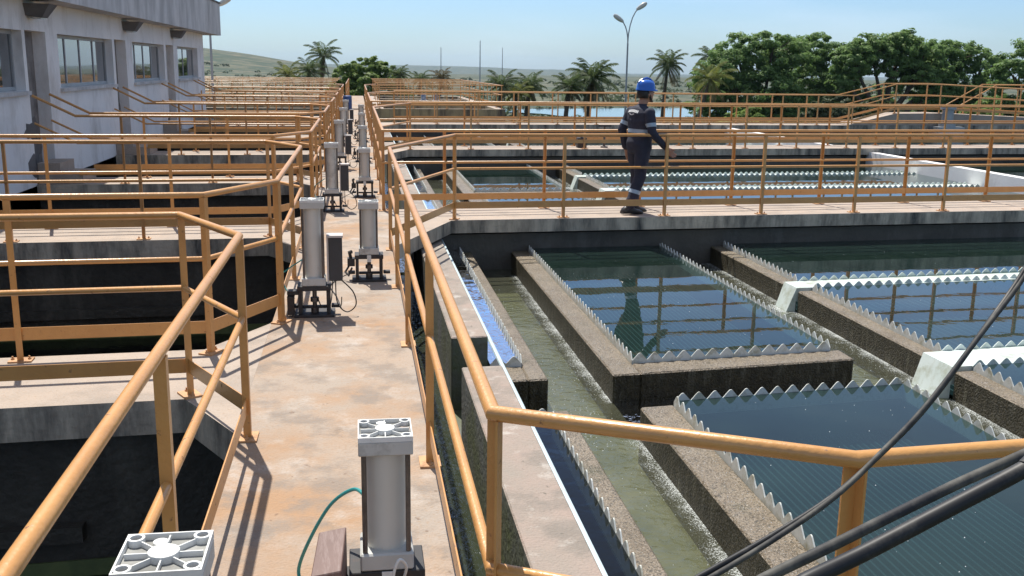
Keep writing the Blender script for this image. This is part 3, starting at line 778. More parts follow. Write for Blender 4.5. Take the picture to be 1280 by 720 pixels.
railing([(-.58, 38.4), (-.58, 44), (-.95, 45.4)], [(-.58, 38.4), (-.58, 41), (-.58, 44)], 'short ochre railing along the left side of the walkway before the far yellow tank', 'walkway end railings')
railing([(UR, 34.4), (UR, 44), (.8, 45.4)], [(UR, 34.4), (UR, 37), (UR, 40), (UR, 44)], 'long ochre railing along the right side of the walkway before the far yellow tank', 'walkway end railings')
railing([(-.5, 45.5), (-.5, 63.5)], [(-.5, 45.5+2*i) for i in range(10)], 'ochre railing along the left side of the walkway between the far yellow tanks', 'walkway end railings')
cg = MB(plan=True); cg.box(.36, 6.6, 34.4, 45, -3.2, -.75)
tag(cg.build('channel_slab', M['yellow_wall']), 'low stained slab between the last right tank and the far yellow tank', 'slab')
for x, nm in ((3.45, 'left'), (4.1, 'right')):
    r_ = empty('mixer_motor', (x, 54.15, 0), '%s of two small blue and white mixer motors on the far yellow tank' % nm, 'motor', 'mixer motors')
    t = MB(); t.lathe((0,0,.08), [(.16, 0), (.16, .05), (.12, .06), (.12, .3), (.09, .34)], 12); t.build('motor_body', M['motor'], r_, smooth=True)
    t = MB(); t.box(-.2, .2, -.15, .15, 0, .08); t.build('base', M['galv'], r_)
dr = MB(); dr.lathe((-.42, 43.6, 0), [(.17, 0), (.185, .02), (.185, .2), (.195, .21), (.185, .22), (.185, .4), (.195, .41), (.185, .42), (.18, .58), (.13, .6)], 14)
tag(dr.build('drum', M['blueplastic'], smooth=True), 'blue plastic drum standing at the far end of the walkway', 'drum')

# ------------------------------------------------------------------ white building
bd = empty('building', (BW, 20, 0), 'long white single storey building on the left with a grey parapet and walled up doors', 'building')
def bpart(m_, name, mt, par=bd, **k):
    o = m_.build(name, mt, None, **k); o.parent = par
    o.matrix_parent_inverse = Matrix.Translation(par.location).inverted() if par is bd else Matrix.Identity(4)
    return o
K = .942
wins = [(y0*K, y1*K) for y0, y1 in ((13.2, 17.35), (19.2, 23.3), (25.3, 29.3), (31.4, 35.25))]
doors = [(y0*K, y1*K) for y0, y1 in ((17.4, 18.5), (23.5, 24.6), (29.6, 30.75))]
wins = [(4.2, 6.6), (9.3, 11.2)] + [(12.5, 16.25)] + wins[1:]
WT = 2.30; WB = 1.42; DT = 2.31; END = 34.5; WZ0 = -.02; ZT = 2.76
def wz(y): return 0
openings = sorted([(a, b, WB, WT) for a, b in wins] + [(a, b, .0, DT) for a, b in doors])
wl = MB(); y = 2.0
TH = .28
for a, b, z0, z1 in openings:
    wl.box(BW-TH, BW, y, a, WZ0, ZT)
    if z0 > .1: wl.box(BW-TH, BW, a, b, WZ0, z0)
    wl.box(BW-TH, BW, a, b, z1, ZT); y = b
wl.box(BW-TH, BW, y, END, WZ0, ZT)
wl.box(BW-8, BW-TH, END-.28, END, WZ0, ZT); wl.box(BW-8, BW-TH, 2, 2.28, WZ0, ZT)
bpart(wl, 'wall', M['wall'])
bf = MB(); bf.box(BW-8, BW-TH, 2.28, END-.28, .0, .05); bpart(bf, 'interior_floor', M['slab'])
pt = MB(); pt.box(BW-8.2, BW+.42, 1.6, END+1.25, ZT, ZT+.16); pt.box(BW+.30, BW+.42, 1.6, END+1.25, ZT+.16, ZT+1.02)
pt.box(BW-8.2, BW+.30, END+1.13, END+1.25, ZT+.16, ZT+1.02); bpart(pt, 'parapet', M['parapet'])
pc = MB(); pc.box(BW+.27, BW+.45, 1.57, END+1.28, ZT+1.023, ZT+1.07); bpart(pc, 'parapet_cap', M['stain'])
bb = MB(); bb.box(BW-TH, BW-.004, 2.0, END, -3.2, WZ0-.003); bpart(bb, 'plinth', M['pit'])
glass = bpy.data.materials.new('window_glass'); nt_, N_, L_ = nodes(glass)
o_ = N_.new('ShaderNodeOutputMaterial'); p_ = N_.new('ShaderNodeBsdfPrincipled'); L_.new(p_.outputs[0], o_.inputs[0])
p_.inputs['Base Color'].default_value = (.05, .06, .07, 1); p_.inputs['Roughness'].default_value = .04; p_.inputs['Specular IOR Level'].default_value = 1.0
p_.inputs['Coat Weight'].default_value = 1; p_.inputs['Coat Roughness'].default_value = .03
for a, b in wins:
    x = BW - .17
    fr_ = MB(); fr_.box(x-.03, x+.03, a+.003, b-.003, WB+.003, WB+.06); fr_.box(x-.03, x+.03, a+.003, b-.003, WT-.06, WT-.003)
    for yy in (a+.003, b-.053): fr_.box(x-.03, x+.03, yy, yy+.05, WB+.06, WT-.06)
    n = 4 if b-a > 3 else 3
    for q in range(1, n): fr_.box(x-.02, x+.02, a+(b-a)*q/n-.025, a+(b-a)*q/n+.025, WB+.06, WT-.06)
    f_ = bpart(fr_, 'window', M['frame'])
    gl_ = MB(); gl_.box(x-.006, x+.006, a+.05, b-.05, WB+.06, WT-.06); g_ = gl_.build('pane', glass); g_.parent = f_; g_.matrix_parent_inverse = f_.matrix_world.inverted() if False else Matrix.Translation(bd.location).inverted() @ Matrix.Translation(bd.location)
    si = MB(); si.box(BW-.13, BW+.06, a-.05, b+.05, WB-.06, WB-.003); s_ = si.build('sill', M['parapet']); s_.parent = f_
for a, b in doors:
    dm = MB(); dm.box(BW-.24, BW-.2, a+.002, b-.002, 0, DT-.002); d_ = bpart(dm, 'door', M['doorpanel'])
    # rough dark patching where the door was walled up
    for q in range(12):
        rr = random.Random(int(a*10)+q)
        yy = a + rr.uniform(-.12, b-a+.05); zz = rr.uniform(.05, .85)
        sm = MB(); n = 11; c = (BW+.004+.0012*q, yy, zz); ry = rr.uniform(.12, .3); rz = rr.uniform(.12, .34)
        if a+.02 < yy < b-.02: c = (BW-.196+.0012*q, min(max(yy, a+.32), b-.32), zz)
        pts = [(c[0], c[1]+ry*(1+rr.uniform(-.3, .3))*math.cos(6.283*j/n), c[2]+rz*(1+rr.uniform(-.35, .35))*math.sin(6.283*j/n)) for j in range(n)]
        if c[0] < BW: pts = [(p[0], min(max(p[1], a+.003), b-.003), max(p[2], .01)) for p in pts]
        else:
            side = yy <= a+.02
            pts = [(p[0], (min(p[1], a-.002) if side else max(p[1], b+.002)), max(p[2], .01)) for p in pts]
        sm.add(pts + [(p[0]-.004, p[1], p[2]) for p in pts], [tuple(range(n))] + [(j, (j+1) % n, n+(j+1) % n, n+j) for j in range(n)])
        o2 = sm.build('plaster_patch', M['stain']); o2.parent = d_
# eave lamps
for a, lb in ((17.4*.96, 'nearest'), (23.2, 'middle'), (28.9, 'farthest')):
    r_ = empty('wall_lamp', (BW, a, 2.72), 'dark box lamp under the parapet of the white building, %s of three' % lb, 'lamp', 'eave lamps')
    t = MB(); t.add([(0,-.28,-.02),(.36,-.22,-.02),(.36,.22,-.02),(0,.28,-.02),(0,-.2,-.2),(.22,-.14,-.22),(.22,.14,-.22),(0,.2,-.2)],
                    [(0,1,2,3),(4,7,6,5),(0,4,5,1),(1,5,6,2),(2,6,7,3),(3,7,4,0)])
    t.build('housing', M['stain'], r_)
    t = MB(); t.box(.02, .2, -.12, .12, -.236, -.222); t.build('lens', M['lampglass'], r_)

# ------------------------------------------------------------------ pneumatic actuators on the walkway
def actuator(kind, loc, label, group, rz=0):
    H_ = .886 if kind == 'tall' else .704
    root = empty('actuator', (loc[0], loc[1], 0), label, 'actuator', group, rz)
    zs = .235
    s_ = MB()
    s_.box(-.15, .15, -.12, .12, 0, .018)
    for sx in (-1, 1):
        s_.box(sx*.105-.014, sx*.105+.014, -.085, .085, .018, zs-.035)
        s_.box(sx*.155-.03, sx*.155+.03, -.03, .03, .055, .08)
    s_.box(-.125, .125, -.09, .09, zs-.035, zs)
    s_.box(-.09, .09, -.02, .02, .05, .07)
    s_.build('stand', M['black'], root, bevel=.003)
    s_ = MB(); s_.lathe((0,0,.018), [(.03, 0), (.03, .04), (.017, .045), (.017, zs-.055)], 10); s_.lathe((0,0,.1), [(.032, 0), (.032, .035)], 6)
    s_.build('piston_rod', M['rod'], root, smooth=True)
    s_ = MB(); s_.box(-.088, .088, -.088, .088, zs+.001, zs+.062); s_.build('bottom_cap', M['alu'], root, bevel=.006)
    s_ = MB(); s_.lathe((0,0,zs+.062), [(.066, 0), (.066, H_-.064-zs-.062)], 24); s_.build('cylinder', M['tube'], root, smooth=True)
    for sx in (-1, 1):
        for sy in (-1, 1):
            s_ = MB(); s_.lathe((sx*.071, sy*.071, zs+.06), [(.0085, 0), (.0085, H_-.064-zs-.06)], 8); s_.build('tie_rod', M['rod'], root, smooth=True)
    # top cap: casting with rim, ribs, bosses
    zc = H_-.064
    s_ = MB(); s_.box(-.088, .088, -.088, .088, zc, H_-.017)
    w_ = .0042
    c = s_.build('top_cap', M['alu'], root, bevel=.003)
    s_ = MB(); s_.box(-.0865, .0865, -.0865, .0865, H_-.0168, H_-.0145); s_.build('recess', M['recess'], c)
    s_ = MB()
    for a0, a1, b0, b1 in ((-.088, .088, -.088, -.088+w_), (-.088, .088, .088-w_, .088), (-.088, -.088+w_, -.088+w_, .088-w_), (.088-w_, .088, -.088+w_, .088-w_)):
        s_.box(a0, a1, b0, b1, H_-.0169, H_)
    for q in range(8):
        a = q*math.pi/4; d = Vector((math.cos(a), math.sin(a), 0)); n = Vector((-d.y, d.x, 0))
        ln = .041 if q % 2 == 0 else .043
        s_.obox(d*(.022+ln/2+.004) + Vector((0,0,H_-.0095)), d*(ln/2+.012), n*.0015, (0,0,.0072))
    s_.lathe((0,0,H_-.015), [(.032, 0), (.032, .0165), (.027, .0185)], 20)
    s_.lathe((-.012,.038,H_-.015), [(.016, 0), (.016, .019)], 14)
    for sx in (-1, 1):
        for sy in (-1, 1):
            n = 14; z0 = H_-.0148; z1 = H_+.0008; cx = sx*.068; cy = sy*.068
            vs = []; fs = []
            for rr_, zz in ((.0185, z0), (.0185, z1), (.0125, z1), (.0125, z0)):
                for j in range(n): vs.append((cx+rr_*math.cos(6.283*j/n), cy+rr_*math.sin(6.283*j/n), zz))
            for q in range(3):
                for j in range(n): fs.append((q*n+j, q*n+(j+1) % n, (q+1)*n+(j+1) % n, (q+1)*n+j))
            s_.add(vs, fs)
    s_.build('rim_ribs', M['captop'], c)
    s_ = MB()
    for sx in (-1, 1):
        for sy in (-1, 1): s_.lathe((sx*.068, sy*.068, H_-.0145), [(.0125, 0), (.0125, .003)], 12)
    s_.build('bolt_wells', M['black'], c)
    if kind == 'tall':
        b_ = MB(); b_.box(.115, .215, -.07, .05, .27, .60); bo = b_.build('control_box', M['boxgrey'], root, bevel=.006)
        b_ = MB(); b_.box(.108, .222, -.078, .058, .602, .618); b_.build('lid', M['lid'], bo)
        b_ = MB(); b_.box(.100, .114, -.06, .03, .25, .62); b_.build('bracket', M['lid'], bo)
        b_ = MB(); b_.box(-.20, -.12, -.08, .0, .17, .2); b_.tube([(-.15,-.02,.2),(-.17,-.03,.1),(-.16,-.01,.02)], .014, 6); b_.box(-.2,-.15,-.1,-.02,.02,.16); b_.build('solenoid_valve', M['black'], root)
        b_ = MB(); b_.tube(spline([(.16,.0,.27),(.17,-.04,.10),(.24,-.07,.03),(.31,-.06,.08),(.29,-.04,.18),(.2,-.01,.27)]), .005, 6); b_.tube(spline([(.14,-.02,.27),(.12,-.09,.10),(.06,-.11,.08),(.03,-.1,.14)]), .0045, 6); b_.build('control_cable', M['cable'], root, smooth=True)
    else:
        b_ = MB(); b_.box(-.19, -.125, -.05, .03, .13, .2); b_.tube([(-.16,-.02,.2),(-.17,-.03,.25),(-.15,-.04,.26)], .016, 6)
        b_.tube([(-.17,-.02,.14),(-.21,-.05,.08),(-.18,-.1,.06),(-.15,-.06,.12)], .009, 6); b_.build('limit_switch', M['black'], root, smooth=True)
        b_ = MB(); b_.box(-.018, .018, -.094, -.089, zs-.06, zs+.0); b_.build('name_tag', M['captop'], root)
    return root
LY = [1.99, 7.62, 13.25, 18.75, 24.2, 29.6]
RY = [3.16, 8.88, 14.7, 20.2, 25.7, 31.0]
ln_ = ['with only its ribbed top cap showing, bottom left', 'with dark control box, second in the left row', 'third from the camera in the left row', 'fourth from the camera in the left row', 'fifth from the camera in the left row', 'last in the left row']
rn_ = ['nearest the camera in the right row', 'second from the camera in the right row', 'third from the camera in the right row', 'fourth from the camera in the right row', 'fifth from the camera in the right row', 'last in the right row']
def dup(src, loc, label):
    c = copy_tree(src); c.location = loc; c['label'] = label; return c
la = actuator('tall', (-.412, LY[0]), 'tall grey pneumatic cylinder ' + ln_[0], 'left actuators')
ra = actuator('short', (.069, RY[0]), 'short grey pneumatic cylinder ' + rn_[0], 'right actuators')
for i in range(1, 6): dup(la, (-.355 + .004*i, LY[i], 0), 'tall grey pneumatic cylinder ' + ln_[i])
for i in range(1, 6): dup(ra, (.069 + .006*i, RY[i], 0), 'short grey pneumatic cylinder ' + rn_[i])
# rusty cover and pale back plate beside the near right cylinder
rb = empty('rusty_cover', (-.118, 3.05, 0), 'rusty brown sheet metal cover on the walkway beside the nearest right cylinder', 'cover')
t = MB(); t.add([(-.055,-.11,0),(.04,-.11,0),(.055,.09,0),(-.035,.09,0),(-.055,-.11,.30),(.04,-.11,.315),(.055,.09,.37),(-.035,.09,.355)],
                [(0,3,2,1),(4,5,6,7),(0,1,5,4),(1,2,6,5),(2,3,7,6),(3,0,4,7)]); t.build('cover', M['rusty'], rb, bevel=.003)
t = MB(); t.box(-.03, .03, .092, .1, .05, .3); t.build('mounting_tab', M['black'], rb)
# teal hose of the near right cylinder
def hose(pts, r, m, label, n=40):
    P_ = [Vector(p) for p in pts]; out = []
    for i in range(len(P_)-1):
        p0 = P_[max(i-1,0)]; p1 = P_[i]; p2 = P_[i+1]; p3 = P_[min(i+2, len(P_)-1)]
        for k in range(8):
            t_ = k/8
            out.append(.5*((2*p1)+(-p0+p2)*t_+(2*p0-5*p1+4*p2-p3)*t_**2+(-p0+3*p1-3*p2+p3)*t_**3))
    out.append(P_[-1]); mb = MB(); mb.tube(out, r, 8)
    o = mb.build('hose', m, smooth=True); return o
tag(hose([(.0, 3.2, .45), (-.04, 3.28, .44), (-.12, 3.34, .36), (-.20, 3.4, .2), (-.245, 3.45, .06), (-.22, 3.42, .012), (-.15, 3.36, .012), (-.08, 3.2, .012)], .0065, M['teal'], ''),
    'teal air hose looping from the nearest right cylinder down to the walkway', 'hose', 'teal hoses')
for i, k in enumerate((1, 2)):
    y = LY[k]; x = -.36
    pts = [(x-.08, y+.02, .42), (x-.16, y+.08, .36)]
    for q in range(15):
        a = q*.8; pts.append((x-.235-.012*math.sin(q), y+.06+.085*math.cos(a)+.02*q*.1, .30+.095*math.sin(a)+.003*q))
    pts += [(x-.18, y, .16), (x-.14, y-.02, .13)]
    tag(hose(pts, .005, M['teal'], ''), 'coiled teal air hose at the left of the %s cylinder in the left row' % ('second' if k == 1 else 'third'), 'hose', 'teal hoses')
tag(hose([(.12, 3.07, .2), (.13, 3.03, .27), (.105, 3.0, .31), (.085, 3.0, .24), (.09, 2.99, .1), (.1, 2.98, .01)], .005, M['captop'], ''),
    'thin whitish hose in front of the nearest right cylinder', 'hose')
for k in (1, 2, 3):
    y = RY[k]
    o = hose([(-.11, y-.05, .06), (-.2, y-.02, .012), (-.26, y-.3, .008), (-.2, y-.7, .008), (-.16, y-1.05, .012), (-.15, y-1.12, .1)], .004, M['cable'], '')
    o.name = 'floor_cable'
    tag(o, 'thin black cable lying on the walkway from the %s cylinder of the right row' % ['', 'second', 'third', 'fourth'][k], 'cable', 'floor cables')

# ------------------------------------------------------------------ overhead cables close to the camera
def cable(name, pts, r, m, label, twin=0):
    P_ = [Vector(p) for p in pts]; out = []
    for i in range(len(P_)-1):
        p0 = P_[max(i-1,0)]; p1 = P_[i]; p2 = P_[i+1]; p3 = P_[min(i+2, len(P_)-1)]
        for k in range(10):
            t_ = k/10; out.append(.5*((2*p1)+(-p0+p2)*t_+(2*p0-5*p1+4*p2-p3)*t_**2+(-p0+3*p1-3*p2+p3)*t_**3))
    out.append(P_[-1])
    root = empty(name, (0,0,0), label, 'cable', 'hanging cables')
    if not twin:
        t = MB(); t.tube(out, r, 12); t.build('sheath', m, root, smooth=True)
    else:
        for sg, mm in ((-1, M['cable']), (1, M['cablegrey'])):
            q = []
            for i, p in enumerate(out):
                a = i*.09; q.append(p + Vector((math.cos(a)*.7, 0, -math.sin(a)*.7))*r*sg*.95 + Vector((0, -.002*sg, 0)))
            t = MB(); t.tube(q, r*.92, 10); t.build('strand', mm, root, smooth=True)
    return root
cable('twin_cable', [(.95, 1.10, 1.92), (.787, 1.025, 1.732), (.726, .994, 1.654), (.663, .963, 1.598), (.587, .929, 1.53), (.518, .894, 1.491), (.455, .865, 1.46), (.38, .839, 1.432), (.3, .811, 1.409), (.2, .775, 1.385), (-.2, .64, 1.30)],
      .0031, None, 'twisted pair of dark and pale cables, uppermost of three at lower right', twin=1)
cable('grey_cable', [(1.0, .9, 1.62), (.664, .812, 1.539), (.606, .798, 1.525), (.537, .787, 1.505), (.468, .771, 1.486), (.403, .759, 1.465), (.333, .745, 1.444), (.279, .731, 1.426), (-.2, .6, 1.33)],
      .0050, M['cablegrey'], 'weathered grey cable, middle one of the three crossing the lower right corner')
cable('black_cable', [(.9, .66, 1.76), (.547, .66, 1.598), (.502, .659, 1.573), (.441, .661, 1.541), (.377, .659, 1.511), (.329, .651, 1.496), (.276, .641, 1.479), (-.1, .55, 1.39)],
      .0064, M['cable'], 'thick glossy black cable, lowest of the three crossing the lower right corner')

# ------------------------------------------------------------------ worker
def worker():
    root = empty('person', (0,0,0), 'worker in navy coveralls and blue helmet walking along the right footbridge', 'person')
    W = MB()
    def ell(c, r, n=14, m=9):
        vs = []; fs = []
        for i in range(m+1):
            t_ = math.pi*i/m
            for j in range(n):
                a = 2*math.pi*j/n; vs.append((c[0]+r[0]*math.sin(t_)*math.cos(a), c[1]+r[1]*math.sin(t_)*math.sin(a), c[2]+r[2]*math.cos(t_)))
        for i in range(m):
            for j in range(n): fs.append((i*n+j, i*n+(j+1) % n, (i+1)*n+(j+1) % n, (i+1)*n+j))
        W.add(vs, fs)
    def limb(pts, rs):
        W.tube(pts, rs, 12)
        for p, r in zip(pts, rs): ell(p, (r*.99, r*.99, r*.99), 12, 8)
    def loft(secs):
        n = 20; vs = []; fs = []
        for cx, cy, z, rx, ry in secs:
            for j in range(n):
                a = 2*math.pi*j/n; c_, s_ = math.cos(a), math.sin(a)
                vs.append((cx+rx*math.copysign(abs(c_)**.85, c_), cy+ry*math.copysign(abs(s_)**.85, s_), z))
        for i in range(len(secs)-1):
            for j in range(n): fs.append((i*n+j, i*n+(j+1) % n, (i+1)*n+(j+1) % n, (i+1)*n+j))
        fs.append(tuple(range(n))[::-1]); fs.append(tuple((len(secs)-1)*n+j for j in range(n)))
        W.add(vs, fs)
    # local frame: faces +x, left side +y
    loft([(0,0,.80,.10,.145),(0,0,.86,.125,.172),(-.005,0,.94,.13,.178),(0,0,1.02,.122,.17),(.0,0,1.12,.122,.178),(-.01,0,1.24,.128,.197),(-.02,0,1.33,.118,.205),(-.025,0,1.39,.09,.17),(-.02,0,1.43,.065,.09)])
    limb([(-.02,0,1.40),(.015,0,1.50)], [.058,.056])
    # head
    ell((.035,0,1.595), (.098,.077,.118)); ell((.06,0,1.545), (.07,.06,.065)); ell((.133,0,1.585), (.016,.013,.022))
    ell((.115,0,1.54), (.02,.026,.012)); ell((.03,.078,1.585), (.018,.01,.03)); ell((.03,-.078,1.585), (.018,.01,.03))
    # legs: left forward, right back
    limb([(.0,.085,.86),(.055,.09,.48),(.035,.09,.10)], [.098,.072,.062])
    limb([(.0,-.085,.86),(-.015,-.09,.48),(-.13,-.09,.10)], [.098,.072,.062])
    limb([(.05,.09,.10),(.05,.09,.07)], [.06,.058]); 
    # arms
    limb([(-.02,.205,1.35),(-.10,.255,1.10),(-.02,.27,.87)], [.066,.052,.043])
    limb([(-.02,-.205,1.35),(.0,-.265,1.09),(.17,-.27,.93)], [.066,.052,.043])
    def hand(base, d, up_):
        d = Vector(d).normalized(); up_ = Vector(up_).normalized(); sd = d.cross(up_).normalized(); b = Vector(base)
        limb([tuple(b - d*.03), tuple(b + d*.03)], [.030, .032])
        W.obox(tuple(b + d*.06), tuple(d*.045), tuple(up_*.038), tuple(sd*.014))
        for q, ln in enumerate((.068, .078, .074, .058)):
            o_ = up_*(.030-.020*q)
            p0 = b + d*.09 + o_; p1 = p0 + d*ln*.5 + sd*.006; p2 = p1 + d*ln*.42 + sd*.022
            W.tube([tuple(p0-d*.03), tuple(p0), tuple(p1), tuple(p2)], [.010,.0098,.0092,.008], 7)
        p0 = b + d*.035 + up_*.03; p1 = p0 + d*.035 + up_*.024 + sd*.01; p2 = p1 + d*.03 + up_*.004 + sd*.012
        W.tube([tuple(p0-up_*.02), tuple(p0), tuple(p1), tuple(p2)], [.013,.012,.011,.009], 7)
    hand((.205,-.27,.895), (.75,0,-.66), (.66,0,.75)); hand((.005,.27,.81), (.35,0,-.93), (.93,0,.35))
    o = W.build('body', M['navy'])
    md = o.modifiers.new('remesh', 'REMESH'); md.mode = 'VOXEL'; md.voxel_size = .0085; md.use_smooth_shade = True
    ms = o.modifiers.new('smooth', 'SMOOTH'); ms.factor = .5; ms.iterations = 4
    dg = bpy.context.evaluated_depsgraph_get(); dg.update()
    me = bpy.data.meshes.new_from_object(o.evaluated_get(dg)); o.modifiers.clear(); o.data = me; me.name = 'body'
    # cloth folds
    for v in me.vertices:
        p = v.co
        if p.z < 1.42 and not (p.x > .185 and p.y < -.2) and not (p.z < .85 and p.y > .22):
            k = noise.noise((p.x*9, p.y*9, p.z*13)) + .5*noise.noise((p.x*20, p.y*20, p.z*26+5))
            v.co = p + v.normal*(.007*k)
    me.materials.clear(); me.materials.append(M['navy']); me.materials.append(M['skin'])
    for p in me.polygons:
        c = p.center; p.use_smooth = True
        sk = c.z > 1.455 or (c.x > .185 and c.y < -.2) or (c.z < .83 and c.y > .215)
        p.material_index = 1 if sk else 0
    o.parent = root
    # face details
    t = MB()
    for sy in (-1, 1): t.tube([(.118, sy*.045, 1.612), (.126, sy*.03, 1.618), (.13, sy*.015, 1.613)], .005, 6)
    t.build('eyebrows', M['hair'], root)
    t = MB()
    for sy in (-1, 1): t.lathe((.118, sy*.03, 1.594), [(.004, -.008), (.009, -.004), (.009, .004), (.004, .008)], 8)
    t.build('eyes', M['badge'], root, smooth=True)
    # hair at the back and beard along the jaw
    t = MB(); n = 18
    vs = []; fs = []
    for i, (zz, rx, ry) in enumerate(((1.53,.085,.074),(1.56,.103,.083),(1.60,.108,.085),(1.65,.104,.082))):
        for j in range(n):
            a = math.pi*.52 + (math.pi*.96)*j/(n-1); vs.append((.03+rx*math.cos(a), ry*math.sin(a), zz))
    for i in range(3):
        for j in range(n-1): fs.append((i*n+j, i*n+j+1, (i+1)*n+j+1, (i+1)*n+j))
    t.add(vs, fs); hh = t.build('hair', M['hair'], root, smooth=True)
    hh.modifiers.new('thick', 'SOLIDIFY').thickness = .012
    t = MB(); t.tube([(.05,-.068,1.56),(.075,-.055,1.52),(.112,-.02,1.497),(.112,.02,1.497),(.075,.055,1.52),(.05,.068,1.56)], .016, 8); t.build('beard', M['hair'], root, smooth=True)
    # helmet
    t = MB(); n = 24; vs = []; fs = []
    prof = [(1.10, 1.63), (1.10, 1.645), (1.04, 1.66), (1.03, 1.69), (.95, 1.73), (.78, 1.762), (.45, 1.782), (.12, 1.787)]
    for k_, zz in prof:
        for j in range(n):
            a = 2*math.pi*j/n; br = (1 + (.30 if k_ > 1.05 else 0)*max(0, math.cos(a))**2)
            vs.append((.028 + .112*k_*br*math.cos(a), .092*k_*math.sin(a), 1.63+(zz-1.63)*.92))
    for i in range(len(prof)-1):
        for j in range(n): fs.append((i*n+j, i*n+(j+1) % n, (i+1)*n+(j+1) % n, (i+1)*n+j))
    fs.append(tuple((len(prof)-1)*n+j for j in range(n))); t.add(vs, fs)
    hl = t.build('helmet', M['helmet'], root, smooth=True)
    t = MB(); t.tube([(-.08,0,1.727),(-.03,0,1.775),(.03,0,1.797),(.08,0,1.783),(.13,0,1.74)], .012, 8); t.build('ridge', M['helmet'], hl, smooth=True)
    t = MB(); t.tube([(.0,-.085,1.64),(.06,-.08,1.56),(.09,-.03,1.49),(.09,.03,1.49),(.06,.08,1.56),(.0,.085,1.64)], .004, 6); t.build('chin_strap', M['boot'], hl)
    # reflective bands: sampled on the cloth surface
    from mathutils.bvhtree import BVHTree
    bvh = BVHTree.FromPolygons([v.co.copy() for v in me.vertices], [tuple(p.vertices) for p in me.polygons])
    def band(c, axis, width, rmax, name='reflective_band'):
        c = Vector(c); ax = Vector(axis).normalized(); e1 = ax.orthogonal().normalized(); e2 = ax.cross(e1)
        n = 36; vs = []; fs = []
        for k_ in range(4):
            cc = c + ax*width*(k_/3-.5)
            for j in range(n):
                a = 2*math.pi*j/n; d = e1*math.cos(a) + e2*math.sin(a)
                hit = bvh.ray_cast(cc, d, rmax)
                r = (hit[3] if hit[0] is not None else rmax*.8) + .004
                vs.append(tuple(cc + d*r))
        for k_ in range(3):
            for j in range(n): fs.append((k_*n+j, k_*n+(j+1) % n, (k_+1)*n+(j+1) % n, (k_+1)*n+j))
        t = MB(); t.add(vs, fs); b_ = t.build(name, M['reflect'], root, smooth=True)
        return b_
    band((0,0,1.10), (0,0,1), .055, .3)
    band((-.065,.232,1.19), (-.08,.05,-.25), .05, .09); band((-.008,-.238,1.19), (.02,-.06,-.26), .05, .09)
    band((.045,.09,.36), (-.02,0,-.38), .05, .12); band((-.07,-.09,.30), (-.115,0,-.38), .05, .12)
    # boots
    for (bx, by, hz, pit) in ((.035,.09,0,0), (-.13,-.09,0,0)):
        t = MB(); n = 16; vs = []; fs = []
        secs = ((-.10,.035,.05),(-.085,.042,.085),(-.03,.045,.13),(.03,.046,.115),(.09,.050,.075),(.15,.047,.06),(.185,.03,.04))
        for sx, hw, ht in secs:
            for j in range(n):
                a = 2*math.pi*j/n; zz = .5+.5*math.sin(a)
                vs.append((bx+sx, by+hw*math.cos(a)*(1 if zz > .1 else .95), max(.004, ht*zz)))
        for i in range(len(secs)-1):
            for j in range(n): fs.append((i*n+j, i*n+(j+1) % n, (i+1)*n+(j+1) % n, (i+1)*n+j))
        fs.append(tuple(range(n))[::-1]); fs.append(tuple((len(secs)-1)*n+j for j in range(n)))
        t.add(vs, fs); t.build('boot', M['boot'], root, smooth=True)
    # white print on the back: an arch over a line of small blocks
    def back_pt(y, z):
        h = bvh.ray_cast(Vector((-.6, y, z)), Vector((1,0,0)), 1.0)
        return (h[0].x if h[0] is not None else -.13) - .003
    t = MB()
    for i in range(9):
        y = .10 - i*.024; z = 1.335 + .010*math.cos((i-4)*.4)
        ys_ = (y, y-.017); 
        q = [(back_pt(a, b), a, b) for a, b in ((ys_[0], z), (ys_[1], z), (ys_[1], z+.034), (ys_[0], z+.034))]
        t.add(q + [(p[0]-.001, p[1], p[2]) for p in q], [(0,1,2,3), (4,7,6,5)])
    for i in range(6):
        y = .055 - i*.018; z = 1.300 + .006*abs(i-2.5)
        q = [(back_pt(a, b), a, b) for a, b in ((y, z), (y-.018, z), (y-.018, z+.012), (y, z+.012))]
        t.add(q, [(0,1,2,3)])
    t.build('back_print', M['badge'], root)
    return root
pw = worker()
pw.location = (3.60, 12.86, 0.0); pw.rotation_euler = (0, R(2.6), R(16)); pw.scale = (1.10, 1.12, .98)

# ------------------------------------------------------------------ trees
def leaf_quad(vs, fs, c, nrm, sz, rng, fold=.25):
    nrm = nrm.normalized(); t = nrm.orthogonal().normalized()
    t.rotate(Matrix.Rotation(rng.uniform(0, 6.283), 3, nrm)); b = nrm.cross(t)
    o = len(vs); w_ = sz*.42
    vs += [tuple(c - t*sz*.5), tuple(c + b*w_*.5 + nrm*sz*.06), tuple(c + t*sz*.5 - nrm*sz*fold*.5), tuple(c - b*w_*.5 + nrm*sz*.06)]
    fs.append((o, o+1, o+2, o+3))
import numpy as np
def quads(name, V, m, parent=None):
    V = np.asarray(V, dtype=np.float32).reshape(-1, 3); n = len(V)
    me = bpy.data.meshes.new(name); me.vertices.add(n); me.vertices.foreach_set('co', V.ravel())
    me.loops.add(n); me.loops.foreach_set('vertex_index', np.arange(n, dtype=np.int32))
    me.polygons.add(n//4); me.polygons.foreach_set('loop_start', np.arange(0, n, 4, dtype=np.int32))
    me.update(calc_edges=True); me.materials.append(m)
    o = bpy.data.objects.new(name, me); COL.objects.link(o)
    if parent: o.parent = parent
    return o
